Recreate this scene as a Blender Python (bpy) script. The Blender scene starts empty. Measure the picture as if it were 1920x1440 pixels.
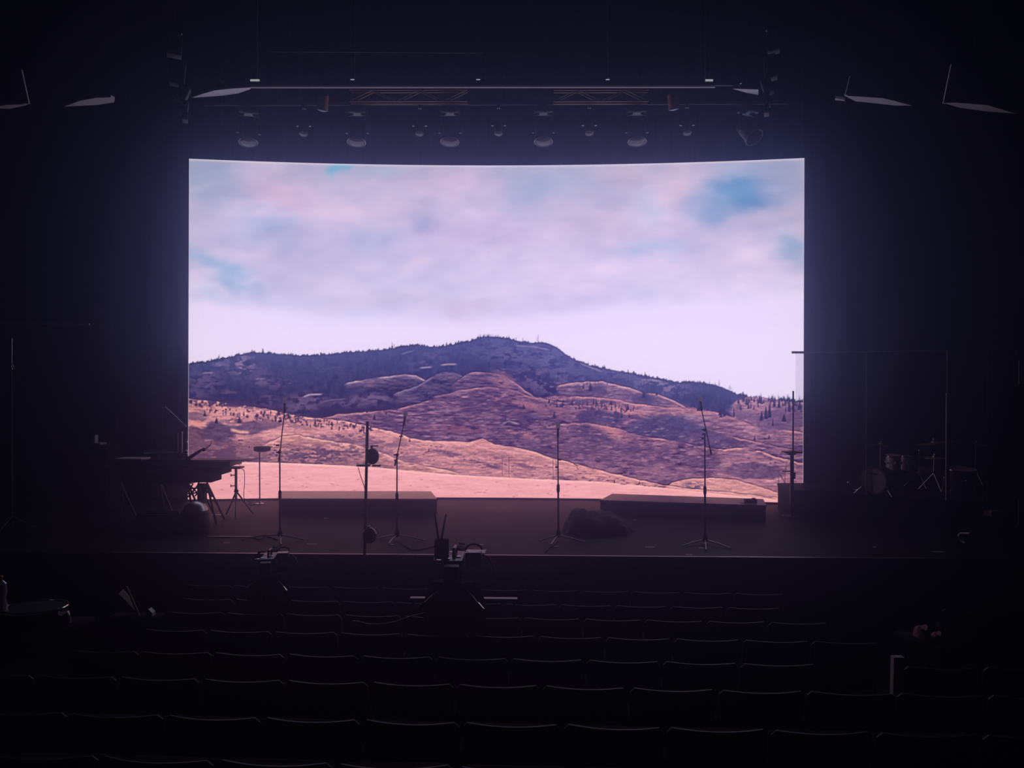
import bpy, bmesh, math, random
from mathutils import Vector, Matrix
random.seed(4)
S = bpy.context.scene
COL = S.collection
V = Vector

# ---------------------------------------------------------------- camera
FPX, CX, CY = 1442.0, 960.0, 720.0
CAMZ, YAW, ROLL = 2.1, 0.0156, 0.0035
FWD = V((-math.sin(YAW), math.cos(YAW), 0)); R0_ = V((math.cos(YAW), math.sin(YAW), 0)); U0_ = V((0, 0, 1))
CR = R0_ * math.cos(ROLL) + U0_ * math.sin(ROLL)
CU = U0_ * math.cos(ROLL) - R0_ * math.sin(ROLL)
CAM = V((0, 0, CAMZ))
cd = bpy.data.cameras.new('camera'); cam = bpy.data.objects.new('camera', cd); COL.objects.link(cam)
cd.sensor_width = 36; cd.lens = FPX / 1920 * 36; cd.clip_start = .05; cd.clip_end = 200
m = Matrix.Identity(4)
for i in range(3):
    m[i][0] = CR[i]; m[i][1] = CU[i]; m[i][2] = -FWD[i]; m[i][3] = CAM[i]
cam.matrix_world = m
S.camera = cam
S.view_settings.view_transform = 'Standard'; S.view_settings.look = 'None'
S.view_settings.exposure = 0; S.view_settings.gamma = 1; S.view_settings.use_curve_mapping = False

def ray(px, py): return FWD + CR * ((px - CX) / FPX) - CU * ((py - CY) / FPX)
def P(px, py, D):                      # where a sight line meets the plane y = D
    d = ray(px, py); return CAM + d * (D / d.y)
def G(px, py, z=0.0):                  # where a sight line meets the level z
    d = ray(px, py); return CAM + d * ((z - CAMZ) / d.z)
def project(p):
    v = p - CAM; dz = v.dot(FWD)
    return CX + FPX * v.dot(CR) / dz, CY - FPX * v.dot(CU) / dz

# ---------------------------------------------------------------- materials
def mat(name, col, rough=.6, metal=0.0, var=.15, scale=8.0, coat=0.0, spec=.5, bump=0.0):
    M = bpy.data.materials.new(name); M.use_nodes = True
    nt = M.node_tree; b = nt.nodes['Principled BSDF']
    tc = nt.nodes.new('ShaderNodeTexCoord'); n = nt.nodes.new('ShaderNodeTexNoise')
    n.inputs['Scale'].default_value = scale; n.inputs['Detail'].default_value = 4
    nt.links.new(tc.outputs['Object'], n.inputs['Vector'])
    mx = nt.nodes.new('ShaderNodeMix'); mx.data_type = 'RGBA'
    mx.inputs['A'].default_value = (*[c * (1 - var) for c in col], 1)
    mx.inputs['B'].default_value = (*[min(1, c * (1 + var)) for c in col], 1)
    nt.links.new(n.outputs['Fac'], mx.inputs['Factor']); nt.links.new(mx.outputs['Result'], b.inputs['Base Color'])
    b.inputs['Metallic'].default_value = metal
    mr = nt.nodes.new('ShaderNodeMapRange')
    mr.inputs['To Min'].default_value = max(.03, rough * .85); mr.inputs['To Max'].default_value = min(1, rough * 1.15)
    nt.links.new(n.outputs['Fac'], mr.inputs['Value']); nt.links.new(mr.outputs['Result'], b.inputs['Roughness'])
    b.inputs['Coat Weight'].default_value = coat; b.inputs['Specular IOR Level'].default_value = spec
    if bump:
        bp = nt.nodes.new('ShaderNodeBump'); bp.inputs['Strength'].default_value = bump; bp.inputs['Distance'].default_value = .01
        nt.links.new(n.outputs['Fac'], bp.inputs['Height']); nt.links.new(bp.outputs['Normal'], b.inputs['Normal'])
    return M

_ = 0
def emit(name, col, strength):
    M = bpy.data.materials.new(name); M.use_nodes = True
    b = M.node_tree.nodes['Principled BSDF']
    b.inputs['Base Color'].default_value = (.02, .02, .02, 1)
    b.inputs['Emission Color'].default_value = (*col, 1); b.inputs['Emission Strength'].default_value = strength
    return M

MT = {
    'stage': mat('stage_lino', (.0078, .0058, .0085), .55, scale=1.5, var=.25, spec=.08),
    'nosing': mat('nosing_metal', (.75, .68, .74), .32, .9),
    'fascia': mat('stage_fascia', (.012, .012, .015), .8, spec=.2),
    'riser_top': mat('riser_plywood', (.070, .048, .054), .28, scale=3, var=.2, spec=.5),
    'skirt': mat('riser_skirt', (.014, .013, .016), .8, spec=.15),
    'wall': mat('black_wall', (.010, .010, .012), .9, spec=.1),
    'drape': mat('black_drape', (.004, .004, .005), .95, spec=.03, scale=20),
    'floor': mat('hall_carpet', (.006, .006, .007), .95, spec=.1, scale=60, bump=.4),
    'black': mat('black_paint', (.012, .012, .013), .5),
    'satin': mat('black_satin_metal', (.018, .018, .02), .3, .3),
    'gloss': mat('black_gloss', (.012, .012, .014), .16, 0, coat=.6),
    'rubber': mat('black_rubber', (.012, .012, .012), .8, spec=.2),
    'chrome': mat('chrome', (.75, .75, .78), .14, 1.0, var=.05),
    'steel': mat('brushed_steel', (.45, .45, .48), .35, 1.0),
    'grille': mat('mic_grille', (.95, .95, .97), .35, .9, scale=300, bump=.3),
    'cloth': mat('black_cloth', (.009, .009, .012), .7, spec=.3, scale=30, bump=.2),
    'paper': mat('white_paper', (.75, .74, .74), .6, scale=20, var=.05),
    'tape': mat('pale_tape', (.55, .52, .55), .45),
    'matblack': mat('matt_black', (.006, .006, .007), .9, spec=.1),
    'ring': mat('dull_ring', (.30, .30, .34), .4, .6),
    'tube': mat('stand_tube', (.22, .21, .23), .34, .8),
    'cloud': mat('white_acoustic_panel', (.84, .88, .97), .6, var=.04),
    'spk': mat('grey_cabinet', (.055, .055, .06), .6),
    'spkface': mat('pale_grey_face', (.55, .55, .58), .6),  # lightened speaker faces, brightness put into the colour; also the aisle panel
    'hole': mat('speaker_horn', (.006, .006, .006), .7),
    'truss': mat('warm_glow_truss', (.42, .32, .20), .34, .8),  # warm glow on the trusses put into their base colour
    'fixture': mat('fixture_housing', (.014, .014, .016), .38, .2),
    'brass': mat('amber_housing', (.75, .42, .16), .4, .2),
    'bluegel': mat('blue_lens', (.45, .58, .95), .25, 0),
    'lens': mat('fixture_lens', (.02, .02, .026), .10, 0),
    'seat_shell': mat('seat_shell', (.011, .0105, .013), .5, spec=.3),
    'seat_fabric': mat('seat_fabric', (.012, .006, .009), .9, spec=.1, scale=80, bump=.3),
    'maroon': mat('maroon_fabric', (.11, .018, .032), .8, spec=.2, scale=60),
    'silver_drum': mat('silver_sparkle_wrap', (.88, .86, .90), .25, .15, scale=150, var=.12),
    'drumhead': mat('coated_drumhead', (.62, .42, .50), .6),
    'drumblack': mat('drum_shell_dark', (.04, .035, .04), .3, .1, coat=.4),
    'cymbal': mat('bronze_cymbal', (.85, .60, .30), .35, .7),
    'redthing': mat('red_plastic', (.45, .04, .03), .4),
    'pink': mat('dusty_pink_cloth', (.42, .16, .18), .8, scale=30, bump=.3),
    'wood': mat('reddish_wood', (.16, .06, .05), .35),
    'pale': mat('pale_laminate', (.62, .56, .62), .35),
    'greystrip': mat('grey_aluminium', (.62, .60, .66), .4, .3),
    'plastic': mat('clear_violet_plastic', (.40, .34, .44), .12, .3, coat=.5),
}
def translucent(name, amount):         # thin white foam and paper let the light of the screen through
    nt = MT[name].node_tree; b = nt.nodes['Principled BSDF']; b.inputs['Metallic'].default_value = 0
    t = nt.nodes.new('ShaderNodeBsdfTranslucent'); t.inputs['Color'].default_value = (.9, .88, .95, 1)
    x = nt.nodes.new('ShaderNodeMixShader'); x.inputs[0].default_value = amount
    nt.links.new(b.outputs[0], x.inputs[1]); nt.links.new(t.outputs[0], x.inputs[2])
    nt.links.new(x.outputs[0], nt.nodes['Material Output'].inputs['Surface'])
MT['page'] = mat('page', (.45, .36, .40), .7)
translucent('grille', .75); translucent('page', .4)
def glass():
    M = bpy.data.materials.new('clear_acrylic'); M.use_nodes = True
    nt = M.node_tree; nt.nodes.remove(nt.nodes['Principled BSDF']); out = nt.nodes['Material Output']
    t = nt.nodes.new('ShaderNodeBsdfTransparent'); g = nt.nodes.new('ShaderNodeBsdfGlossy'); x = nt.nodes.new('ShaderNodeMixShader')
    f = nt.nodes.new('ShaderNodeFresnel'); f.inputs['IOR'].default_value = 1.35
    t.inputs['Color'].default_value = (.93, .93, .95, 1); g.inputs['Roughness'].default_value = .03
    nt.links.new(f.outputs[0], x.inputs[0]); nt.links.new(t.outputs[0], x.inputs[1]); nt.links.new(g.outputs[0], x.inputs[2])
    nt.links.new(x.outputs[0], out.inputs['Surface'])
    return M
MT['acrylic'] = glass()

# ---------------------------------------------------------------- mesh builder
class MB:
    def __init__(s, org=(0, 0, 0)): s.v = []; s.f = []; s.o = V(org)
    def raw(s, vs, fs):
        n = len(s.v); s.v += [V(p) - s.o for p in vs]; s.f += [[i + n for i in f] for f in fs]; return s
    def box(s, c, size, rz=0.0, M=None, bev=0.0):
        c = V(c); hx, hy, hz = [a / 2 for a in size]
        R = M if M is not None else Matrix.Rotation(rz, 3, 'Z')
        if not bev:
            vs = [c + R @ V((x, y, z)) for z in (-hz, hz) for x, y in ((-hx, -hy), (hx, -hy), (hx, hy), (-hx, hy))]
            return s.raw(vs, [(3, 2, 1, 0), (4, 5, 6, 7), (0, 1, 5, 4), (1, 2, 6, 5), (2, 3, 7, 6), (3, 0, 4, 7)])
        b = bmesh.new(); bmesh.ops.create_cube(b, size=1)
        for v in b.verts: v.co = V((v.co.x * size[0], v.co.y * size[1], v.co.z * size[2]))
        bmesh.ops.bevel(b, geom=b.edges[:], offset=bev, segments=2, affect='EDGES', profile=.6)
        b.verts.index_update()
        s.raw([c + R @ v.co for v in b.verts], [[v.index for v in f.verts] for f in b.faces]); b.free(); return s
    def frame(s, a, b):
        d = (b - a).normalized(); u = V((0, 0, 1)) if abs(d.z) < .95 else V((1, 0, 0))
        x = d.cross(u).normalized(); return d, x, x.cross(d).normalized()
    def cyl(s, a, b, r0, r1=None, n=12, cap=True):
        a = V(a); b = V(b); r1 = r0 if r1 is None else r1; d, x, y = s.frame(a, b)
        vs = []
        for p, r in ((a, r0), (b, r1)):
            for i in range(n):
                t = 2 * math.pi * i / n; vs.append(p + x * (r * math.cos(t)) + y * (r * math.sin(t)))
        fs = [(i, (i + 1) % n, n + (i + 1) % n, n + i) for i in range(n)]
        if cap: fs += [tuple(range(n - 1, -1, -1)), tuple(range(n, 2 * n))]
        return s.raw(vs, fs)
    def lathe(s, a, axis, prof, n=24):            # prof: (radius, distance along axis)
        a = V(a); ax = V(axis).normalized(); d, x, y = s.frame(V((0, 0, 0)), ax)
        vs = []
        for r, h in prof:
            for i in range(n):
                t = 2 * math.pi * i / n; vs.append(a + d * h + x * (r * math.cos(t)) + y * (r * math.sin(t)))
        fs = []
        for k in range(len(prof) - 1):
            for i in range(n):
                j = (i + 1) % n; fs.append((k * n + i, k * n + j, (k + 1) * n + j, (k + 1) * n + i))
        m = len(prof) - 1
        fs += [tuple(range(n - 1, -1, -1)), tuple(range(m * n, m * n + n))]
        return s.raw(vs, fs)
    def tube(s, pts, r, n=8):
        pts = [V(p) for p in pts]; vs = []; fs = []; x = None
        for k, p in enumerate(pts):
            d = (pts[min(k + 1, len(pts) - 1)] - pts[max(k - 1, 0)]).normalized()
            if x is None: x = d.cross(V((0, 0, 1)) if abs(d.z) < .9 else V((1, 0, 0))).normalized()
            else: x = (x - d * x.dot(d)).normalized()
            y = d.cross(x)
            for i in range(n):
                t = 2 * math.pi * i / n; vs.append(p + x * (r * math.cos(t)) + y * (r * math.sin(t)))
        for k in range(len(pts) - 1):
            for i in range(n):
                j = (i + 1) % n; fs.append((k * n + i, k * n + j, (k + 1) * n + j, (k + 1) * n + i))
        fs += [tuple(range(n - 1, -1, -1)), tuple(range((len(pts) - 1) * n, len(pts) * n))]
        return s.raw(vs, fs)
    def ball(s, c, r, sc=(1, 1, 1), n=16, m=10):
        c = V(c); vs = [c + V((0, 0, r * sc[2]))]; fs = []
        for k in range(1, m):
            a = math.pi * k / m
            for i in range(n):
                t = 2 * math.pi * i / n
                vs.append(c + V((r * sc[0] * math.sin(a) * math.cos(t), r * sc[1] * math.sin(a) * math.sin(t), r * sc[2] * math.cos(a))))
        vs.append(c - V((0, 0, r * sc[2])))
        for i in range(n): fs.append((0, 1 + i, 1 + (i + 1) % n))
        for k in range(m - 2):
            for i in range(n):
                j = (i + 1) % n; fs.append((1 + k * n + i, 1 + (k + 1) * n + i, 1 + (k + 1) * n + j, 1 + k * n + j))
        L = len(vs) - 1; b = 1 + (m - 2) * n
        for i in range(n): fs.append((L, b + (i + 1) % n, b + i))
        return s.raw(vs, fs)
    def prism(s, poly, dz):                       # polygon extruded by the vector dz
        dz = V(dz); n = len(poly); vs = [V(p) for p in poly] + [V(p) + dz for p in poly]
        return s.raw(vs, [tuple(range(n - 1, -1, -1)), tuple(range(n, 2 * n))] + [(i, (i + 1) % n, n + (i + 1) % n, n + i) for i in range(n)])
    def build(s, name, material, parent=None, smooth=True):
        me = bpy.data.meshes.new(name); me.from_pydata([tuple(p) for p in s.v], [], s.f)
        b = bmesh.new(); b.from_mesh(me); bmesh.ops.recalc_face_normals(b, faces=b.faces[:]); b.to_mesh(me); b.free()
        me.materials.append(MT[material] if isinstance(material, str) else material)
        o = bpy.data.objects.new(name, me); COL.objects.link(o)
        if smooth:
            for p in me.polygons: p.use_smooth = True
            try: me.set_sharp_from_angle(angle=math.radians(38))
            except Exception: pass
        if parent is not None: o.parent = parent
        else: o.location = s.o
        return o

def tag(o, label=None, cat=None, group=None, kind=None):
    if label: o['label'] = label
    if cat: o['category'] = cat
    if group: o['group'] = group
    if kind: o['kind'] = kind
    return o
def thing(name, loc, label, cat, group=None, rz=0.0):
    o = bpy.data.objects.new(name, None); COL.objects.link(o); o.location = loc; o.rotation_euler = (0, 0, rz)
    o.empty_display_size = .1
    return tag(o, label, cat, group)
def copy_tree(src, loc, rz, label):
    r = src.copy(); COL.objects.link(r); r.location = loc; r.rotation_euler = (0, 0, rz); r['label'] = label
    for ch in list(src.children):
        c = ch.copy(); COL.objects.link(c); c.parent = r
        for g in list(ch.children):
            d = g.copy(); COL.objects.link(d); d.parent = c
    return r
ORD = ['', 'first', 'second', 'third', 'fourth', 'fifth', 'sixth', 'seventh', 'eighth', 'ninth', 'tenth', 'eleventh', 'twelfth',
       'thirteenth', 'fourteenth', 'fifteenth', 'sixteenth', 'seventeenth', 'eighteenth', 'nineteenth', 'twentieth',
       'twenty-first', 'twenty-second', 'twenty-third', 'twenty-fourth', 'twenty-fifth']
# ---------------------------------------------------------------- LED picture
import numpy as np
PX0, PY0, PW, PH = 346, 288, 1172, 676     # frame of the displayed picture

def paint_landscape():
    rng = np.random.RandomState(7)
    X, Y = np.meshgrid(np.arange(PW) + PX0 + 0.5, np.arange(PH) + PY0 + 0.5)

    XF, YF = X, Y

    def vnoise(sx, sy, seed, sh=0.0, wx=0, wy=0, W=None):
        X, Y = W if W else (XF, YF)
        g = np.random.RandomState(seed).rand(256, 256)
        u = (X + wx + sh * Y) / sx + 31.7; v = (Y + wy) / sy + 17.3
        iu = np.floor(u).astype(int); iv = np.floor(v).astype(int)
        fu = u - iu; fv = v - iv
        fu = fu * fu * (3 - 2 * fu); fv = fv * fv * (3 - 2 * fv)
        a = g[iv % 256, iu % 256]; b = g[iv % 256, (iu + 1) % 256]
        c = g[(iv + 1) % 256, iu % 256]; d = g[(iv + 1) % 256, (iu + 1) % 256]
        return (a * (1 - fu) + b * fu) * (1 - fv) + (c * (1 - fu) + d * fu) * fv

    def fbm(sx, sy, seed, sh=0.0, n=4, wx=0, wy=0, W=None):
        t = 0; w = 1.0; s = 0
        for i in range(n):
            t = t + w * vnoise(sx / 2 ** i, sy / 2 ** i, seed + i, sh, wx, wy, W); s += w; w *= 0.55
        return t / s

    def sm(a, b, x):
        t = np.clip((x - a) / (b - a), 0, 1)
        return t * t * (3 - 2 * t)

    img = np.zeros((PH, PW, 3))

    def mix(mask, col, op=1.0):
        m = (np.clip(mask, 0, 1) * op)[..., None]
        img[...] = img * (1 - m) + np.array(col, float) * m

    def line(pts):
        p = np.array(pts, float)
        return np.interp(X[0], p[:, 0], p[:, 1])[None, :]

    def blob(cx, cy, rx, ry, col, op=1.0, ang=0.0, soft=1.0, warp=8):
        c, s = math.cos(ang), math.sin(ang)
        dx = X + warp * (w1 - .5) * 2 - cx; dy = Y + warp * (w2 - .5) * 1.4 - cy
        a = (dx * c + dy * s) / rx; b = (-dx * s + dy * c) / ry
        mix(np.exp(-(a * a + b * b) ** soft), col, op)

    w1 = fbm(60, 30, 11); w2 = fbm(60, 30, 21)
    # ---- cloudy sky
    ys = [290, 330, 400, 450, 500, 550, 590, 640, 760]
    cs = [(184, 178, 211), (190, 180, 214), (199, 186, 222), (205, 190, 226), (210, 196, 232), (213, 201, 236),
          (221, 207, 245), (230, 214, 251), (232, 217, 252)]
    for k in range(3):
        img[..., k] = np.interp(Y, ys, [c[k] for c in cs])
    for b in [(1000, 345, 150, 42, (176, 177, 214), .85), (385, 335, 60, 55, (158, 166, 205), .8),
              (500, 415, 60, 22, (168, 178, 216), .9), (460, 440, 110, 60, (184, 180, 219), .7),
              (700, 440, 60, 40, (186, 184, 222), .6), (795, 418, 26, 30, (176, 173, 213), .95),
              (1215, 385, 30, 30, (181, 184, 220), .9), (1228, 463, 60, 16, (187, 188, 226), .9),
              (400, 505, 75, 20, (164, 180, 219), .85, .5), (440, 522, 34, 8, (165, 182, 220), .5, .35),
              (560, 500, 90, 30, (204, 190, 224), .7), (525, 365, 75, 30, (210, 185, 219), .95, .25),
              (640, 390, 75, 24, (207, 188, 220), .9, .25), (850, 345, 75, 34, (214, 191, 225), .95),
              (735, 395, 60, 24, (205, 188, 221), .9), (700, 322, 40, 14, (180, 184, 216), .7),
              (627, 315, 17, 11, (140, 180, 216), .95, -.3), (900, 430, 110, 26, (199, 180, 222), .6),
              (1120, 410, 80, 40, (209, 191, 223), .8), (1270, 350, 45, 46, (209, 187, 219), .9),
              (1180, 330, 60, 20, (197, 180, 212), .8), (1395, 352, 85, 46, (150, 164, 207), 1.0, -.22),
              (1385, 360, 58, 27, (130, 156, 202), 1.0, -.3), (1350, 395, 50, 20, (160, 172, 212), .6, -.1),
              (1470, 330, 50, 24, (170, 168, 205), .7), (1480, 410, 60, 22, (200, 183, 216), .8, -.1),
              (1486, 462, 42, 30, (168, 178, 215), .95, .5), (1380, 490, 60, 30, (219, 201, 231), .7),
              (1160, 510, 40, 16, (226, 206, 240), .5), (1050, 540, 90, 34, (211, 194, 232), .6),
              (880, 580, 70, 18, (208, 192, 226), .8), (720, 560, 120, 22, (209, 196, 228), .6),
              (780, 500, 40, 10, (224, 202, 228), .6), (560, 600, 120, 12, (208, 212, 248), .45),
              (400, 560, 60, 14, (190, 196, 230), .5, .2), (390, 350, 40, 12, (180, 176, 210), .5)]:
        blob(*b, soft=1.15, warp=34) if len(b) < 7 else blob(*b[:6], ang=b[6], soft=1.15, warp=34)
    cl = fbm(110, 46, 51, .3, n=5) - .5
    img += (cl * 40)[..., None] * np.array([1.0, .7, .6]) * (1 - sm(540, 620, Y))[..., None]
    img += ((fbm(30, 9, 61) - .5) * 6)[..., None]
    grad = np.stack([np.interp(Y, ys, [c[k] for c in cs]) for k in range(3)], -1)
    img[...] = grad + (img - grad) * 1.3 - np.array([6, 6, 4.0])
    lo = line([(346, 560), (450, 572), (560, 590), (700, 600), (880, 607), (960, 600), (1050, 590), (1150, 575),
               (1250, 565), (1518, 545)]) + 8 * (w1 - .5) * 2
    mix(sm(-14, 16, Y - lo), (229, 213, 251), .85)

    spike_r = np.random.RandomState(3)

    def trees(amp, dens, seed, width=2.2):
        """tree-top silhouette height above a ridge, one value per column"""
        r = np.random.RandomState(seed)
        h = np.zeros(PW)
        n = int(PW * dens)
        xs = r.rand(n) * PW; hs = amp * (.35 + .65 * r.rand(n) ** 2); ws = width * (.6 + .8 * r.rand(n))
        cols = np.arange(PW)
        for a, b, c in zip(xs, hs, ws):
            i0, i1 = max(0, int(a - c - 1)), min(PW, int(a + c + 2))
            h[i0:i1] = np.maximum(h[i0:i1], b * np.clip(1 - np.abs(cols[i0:i1] - a) / c, 0, 1))
        return h[None, :]

    # ---- far wooded mountain
    mix(sm(690, 610, Y) * 0 + sm(600, 640, Y), (231, 215, 252), .6)
    R0 = line([(346, 685), (365, 680), (385, 679), (410, 673), (430, 670), (450, 665), (475, 661), (500, 662),
               (540, 665), (560, 667), (600, 666), (620, 664), (660, 660), (700, 658), (740, 653), (760, 649),
               (780, 647), (800, 650), (830, 650), (845, 647), (860, 644), (880, 640), (895, 634), (910, 630.5),
               (925, 631), (945, 633.5), (965, 638), (985, 642), (1000, 643), (1012, 642), (1030, 645), (1045, 652),
               (1060, 664), (1080, 676), (1100, 684), (1130, 690), (1160, 696), (1190, 701), (1220, 707), (1240, 711),
               (1260, 715), (1275, 717.5), (1300, 717), (1320, 718), (1345, 723), (1365, 731), (1385, 741),
               (1410, 745), (1440, 748), (1470, 750), (1518, 754)])
    tr = trees(5, .35, 5) + trees(9, .03, 6, 1.3)
    tr = tr * np.interp(X[0], [900, 925, 940, 1010, 1030, 1060, 1075, 1315, 1330, 1370, 1385],
                        [1, .1, 1, .8, .1, .2, 1, .9, .25, .3, 1.3])[None, :]
    M0 = sm(-.7, .7, Y - (R0 - tr))
    rim = sm(-1.2, 3.5, Y - R0)
    base = np.zeros_like(img)
    dpt = np.clip((Y - R0) / 110, 0, 1)
    for k, (a, b) in enumerate(zip((70, 70, 116), (58, 50, 88))):
        base[..., k] = a * (1 - dpt) + b * dpt
    base[..., 2] += 8 * np.exp(-((X - 1000) / 250) ** 2)
    base += ((fbm(5, 9, 71, n=3) - .5) * 20)[..., None]
    m = M0[..., None]; img[...] = img * (1 - m) + base * m
    mix(M0 * (1 - rim) , (38, 40, 82), .8)

    def window(cx, cy, e):
        i0 = int(max(0, cx - PX0 - e)); i1 = int(min(PW, cx - PX0 + e))
        j0 = int(max(0, cy - PY0 - e)); j1 = int(min(PH, cy - PY0 + e))
        return (slice(j0, j1), slice(i0, i1))

    ONLY = [None]

    def patch(cx, cy, rx, ry, col, op, ang=0.0, seed=90, thr=.5, sx=12, sy=6):
        s_ = window(cx, cy, 1.9 * max(rx, ry) + 4)
        Xs, Ys = X[s_], Y[s_]
        c, s = math.cos(ang), math.sin(ang)
        dx = Xs - cx; dy = Ys - cy
        a = (dx * c + dy * s) / rx; b = (-dx * s + dy * c) / ry
        e = np.exp(-(a * a + b * b) ** 1.5)
        n = fbm(sx, sy, seed, W=(Xs, Ys))
        m = (np.clip(e * sm(thr - .07, thr + .1, n), 0, 1) * op)[..., None]
        if ONLY[0] is not None: m = m * ONLY[0][s_][..., None]
        img[s_] = img[s_] * (1 - m) + np.array(col, float) * m

    ONLY[0] = sm(1.5, 4, Y - R0)
    for p in [(455, 685, 30, 20, (128, 108, 150), .95, 0, 91, .47), (385, 715, 32, 22, (98, 82, 126), .9, 0, 92, .45),
              (410, 683, 12, 5, (118, 104, 148), .8, 0, 93, .4), (490, 715, 22, 10, (104, 88, 130), .9, 0, 94, .5),
              (530, 722, 30, 14, (96, 82, 124), .8, 0, 95, .55), (505, 750, 20, 14, (96, 80, 122), .8, 0, 96, .5),
              (430, 735, 16, 6, (100, 84, 124), .7, 0, 97, .5), (575, 750, 40, 14, (108, 88, 128), .8, 0, 98, .45),
              (660, 752, 50, 12, (100, 82, 124), .8, 0, 99, .52), (800, 675, 45, 16, (92, 84, 132), .8, -.4, 100, .55),
              (960, 662, 80, 26, (96, 90, 140), .85, .2, 101, .45), (1040, 680, 60, 30, (98, 92, 142), .85, .5, 102, .45),
              (1150, 700, 60, 16, (94, 86, 134), .8, .3, 103, .5), (1240, 725, 50, 14, (124, 106, 150), .9, .1, 104, .45),
              (945, 695, 14, 4, (140, 130, 170), .6, 0, 105, .5), (1020, 715, 60, 24, (110, 92, 138), .9, .3, 106, .55),
              (620, 690, 60, 20, (84, 76, 122), .6, 0, 107, .55), (700, 745, 40, 14, (112, 92, 132), .9, 0, 109, .45), (470, 700, 60, 14, (92, 80, 124), .8, 0, 110, .5), (365, 740, 24, 12, (96, 80, 122), .8, 0, 111, .5), (560, 765, 40, 10, (104, 86, 126), .8, 0, 112, .45), (905, 660, 60, 18, (84, 80, 128), .7, 0, 113, .5), (1080, 700, 40, 16, (90, 84, 132), .8, .5, 114, .45), (730, 720, 60, 18, (92, 78, 122), .8, 0, 108, .5)]:
        patch(*p)
    ONLY[0] = None

    def streak(pts, col, w=1.6, op=.9):
        p = np.array(pts, float)
        yl = np.interp(X[0], p[:, 0], p[:, 1])[None, :]
        ins = sm(p[0, 0] - 1, p[0, 0] + 7, X) * (1 - sm(p[-1, 0] - 7, p[-1, 0] + 1, X))
        mix(np.exp(-((Y - yl) / w) ** 2) * ins, col, op)

    def hill(ridge, top, low, x0=346, x1=1518, depth=40, rimcol=None, seed=200, ca=(30, 12), amp=26, sh=0.0,
             tree=None, bottom=None, edge=6, rimw=3.0, jag=1.2):
        R = line(ridge) + (vnoise(9, 9, seed + 40)[0:1, :] - .5) * 2 * jag
        if tree: R2 = R - tree
        else: R2 = R
        ins = sm(x0 - edge, x0 + edge, X) * (1 - sm(x1 - edge, x1 + edge, X))
        M = sm(-.6, .6, Y - R2) * ins
        if bottom is not None:
            B = line(bottom) + (vnoise(20, 8, seed + 41) - .5) * 14
            M = M * (1 - sm(-6, 6, Y - B))
        d = np.clip((Y - R) / depth, 0, 1)[..., None]
        colr = np.array(top, float) * (1 - d) + np.array(low, float) * d
        n = fbm(ca[0], ca[1], seed, sh) - .5
        n2 = fbm(9, 3.5, seed + 20, sh, n=3) - .5
        n3 = fbm(15, 2.6, seed + 30, sh * .6, n=3); n3 = sm(.56, .7, n3) - sm(.56, .7, 1 - n3) * 1.1
        colr = colr + (n * amp * 1.9 + n2 * amp * 1.6 + n3 * amp * .62)[..., None] * np.array([1.2, .85, .75])
        mm = M[..., None]
        img[...] = img * (1 - mm) + colr * mm
        if rimcol is not None:
            mix(M * np.exp(-(np.clip(Y - R - 1.2, 0, 99) / (rimw * .8)) ** 2) * sm(.3, .55, vnoise(34, 60, seed + 60)), rimcol, .85)
            mix(ins * np.exp(-((Y - R + 1.2) / 1.1) ** 2), (58, 46, 84), .4)
        return M

    # ---- bare shoulders on the wooded mountain
    hill([(640, 723), (652, 718), (690, 711), (730, 705), (760, 702), (780, 704), (800, 714), (830, 726)],
         (112, 92, 132), (60, 52, 92), 650, 800, 26, (165, 138, 168), 210, amp=20,
         bottom=[(640, 723), (660, 727), (700, 738), (760, 740), (830, 735)])
    hill([(730, 745), (745, 736), (780, 725), (820, 700), (840, 696), (855, 700), (880, 712)],
         (92, 78, 120), (66, 56, 96), 740, 900, 50, (128, 108, 148), 215, amp=22, bottom=[(700, 752), (800, 765), (900, 760)])
    streak([(785, 690), (800, 689), (812, 688)], (150, 130, 165)); streak([(824, 685), (840, 683), (858, 683)], (160, 132, 166))
    streak([(566, 745), (580, 740), (606, 739)], (165, 138, 168)); streak([(475, 711), (490, 710), (500, 710)], (125, 108, 148))
    streak([(378, 700), (390, 699), (402, 699)], (140, 118, 155)); streak([(750, 665), (765, 660), (778, 657)], (106, 98, 146))
    streak([(600, 755), (620, 750), (650, 748)], (110, 90, 130), 1.3)
    streak([(965, 648), (1000, 650), (1030, 656)], (124, 114, 162), 1.6, .8)
    streak([(1085, 680), (1110, 690), (1130, 697)], (140, 120, 165), 1.6, .8)
    streak([(1200, 712), (1225, 713), (1245, 716)], (140, 118, 158), 1.6, .8)

    hill([(846, 724), (858, 714), (875, 701), (893, 697), (920, 699), (945, 706), (965, 716), (985, 732), (1000, 742), (1010, 748)],
         (112, 86, 126), (84, 66, 108), 850, 1008, 50, (172, 128, 156), 220, amp=22)
    patch(945, 716, 28, 16, (150, 104, 132), .9, .5, 221, .35)
    # right shoulder
    hill([(1040, 724), (1052, 721), (1080, 718), (1100, 716), (1130, 715.5), (1150, 720), (1180, 727), (1205, 737),
          (1235, 739), (1265, 752), (1290, 766), (1330, 770)], (124, 96, 132), (104, 80, 120), 1046, 1330, 60,
         (184, 140, 160), 230, amp=26)
    patch(1200, 748, 40, 9, (88, 72, 112), .9, .15, 233, .4); patch(1110, 730, 30, 9, (78, 66, 108), .9, 0, 234, .45)
    patch(1210, 745, 14, 12, (72, 64, 108), .9, 0, 236, .3)
    hill([(1370, 760), (1385, 748), (1410, 744), (1440, 747), (1470, 752), (1518, 756)], (150, 112, 144), (148, 106, 136),
         1372, 1518, 60, None, 240, amp=24, tree=None)
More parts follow.
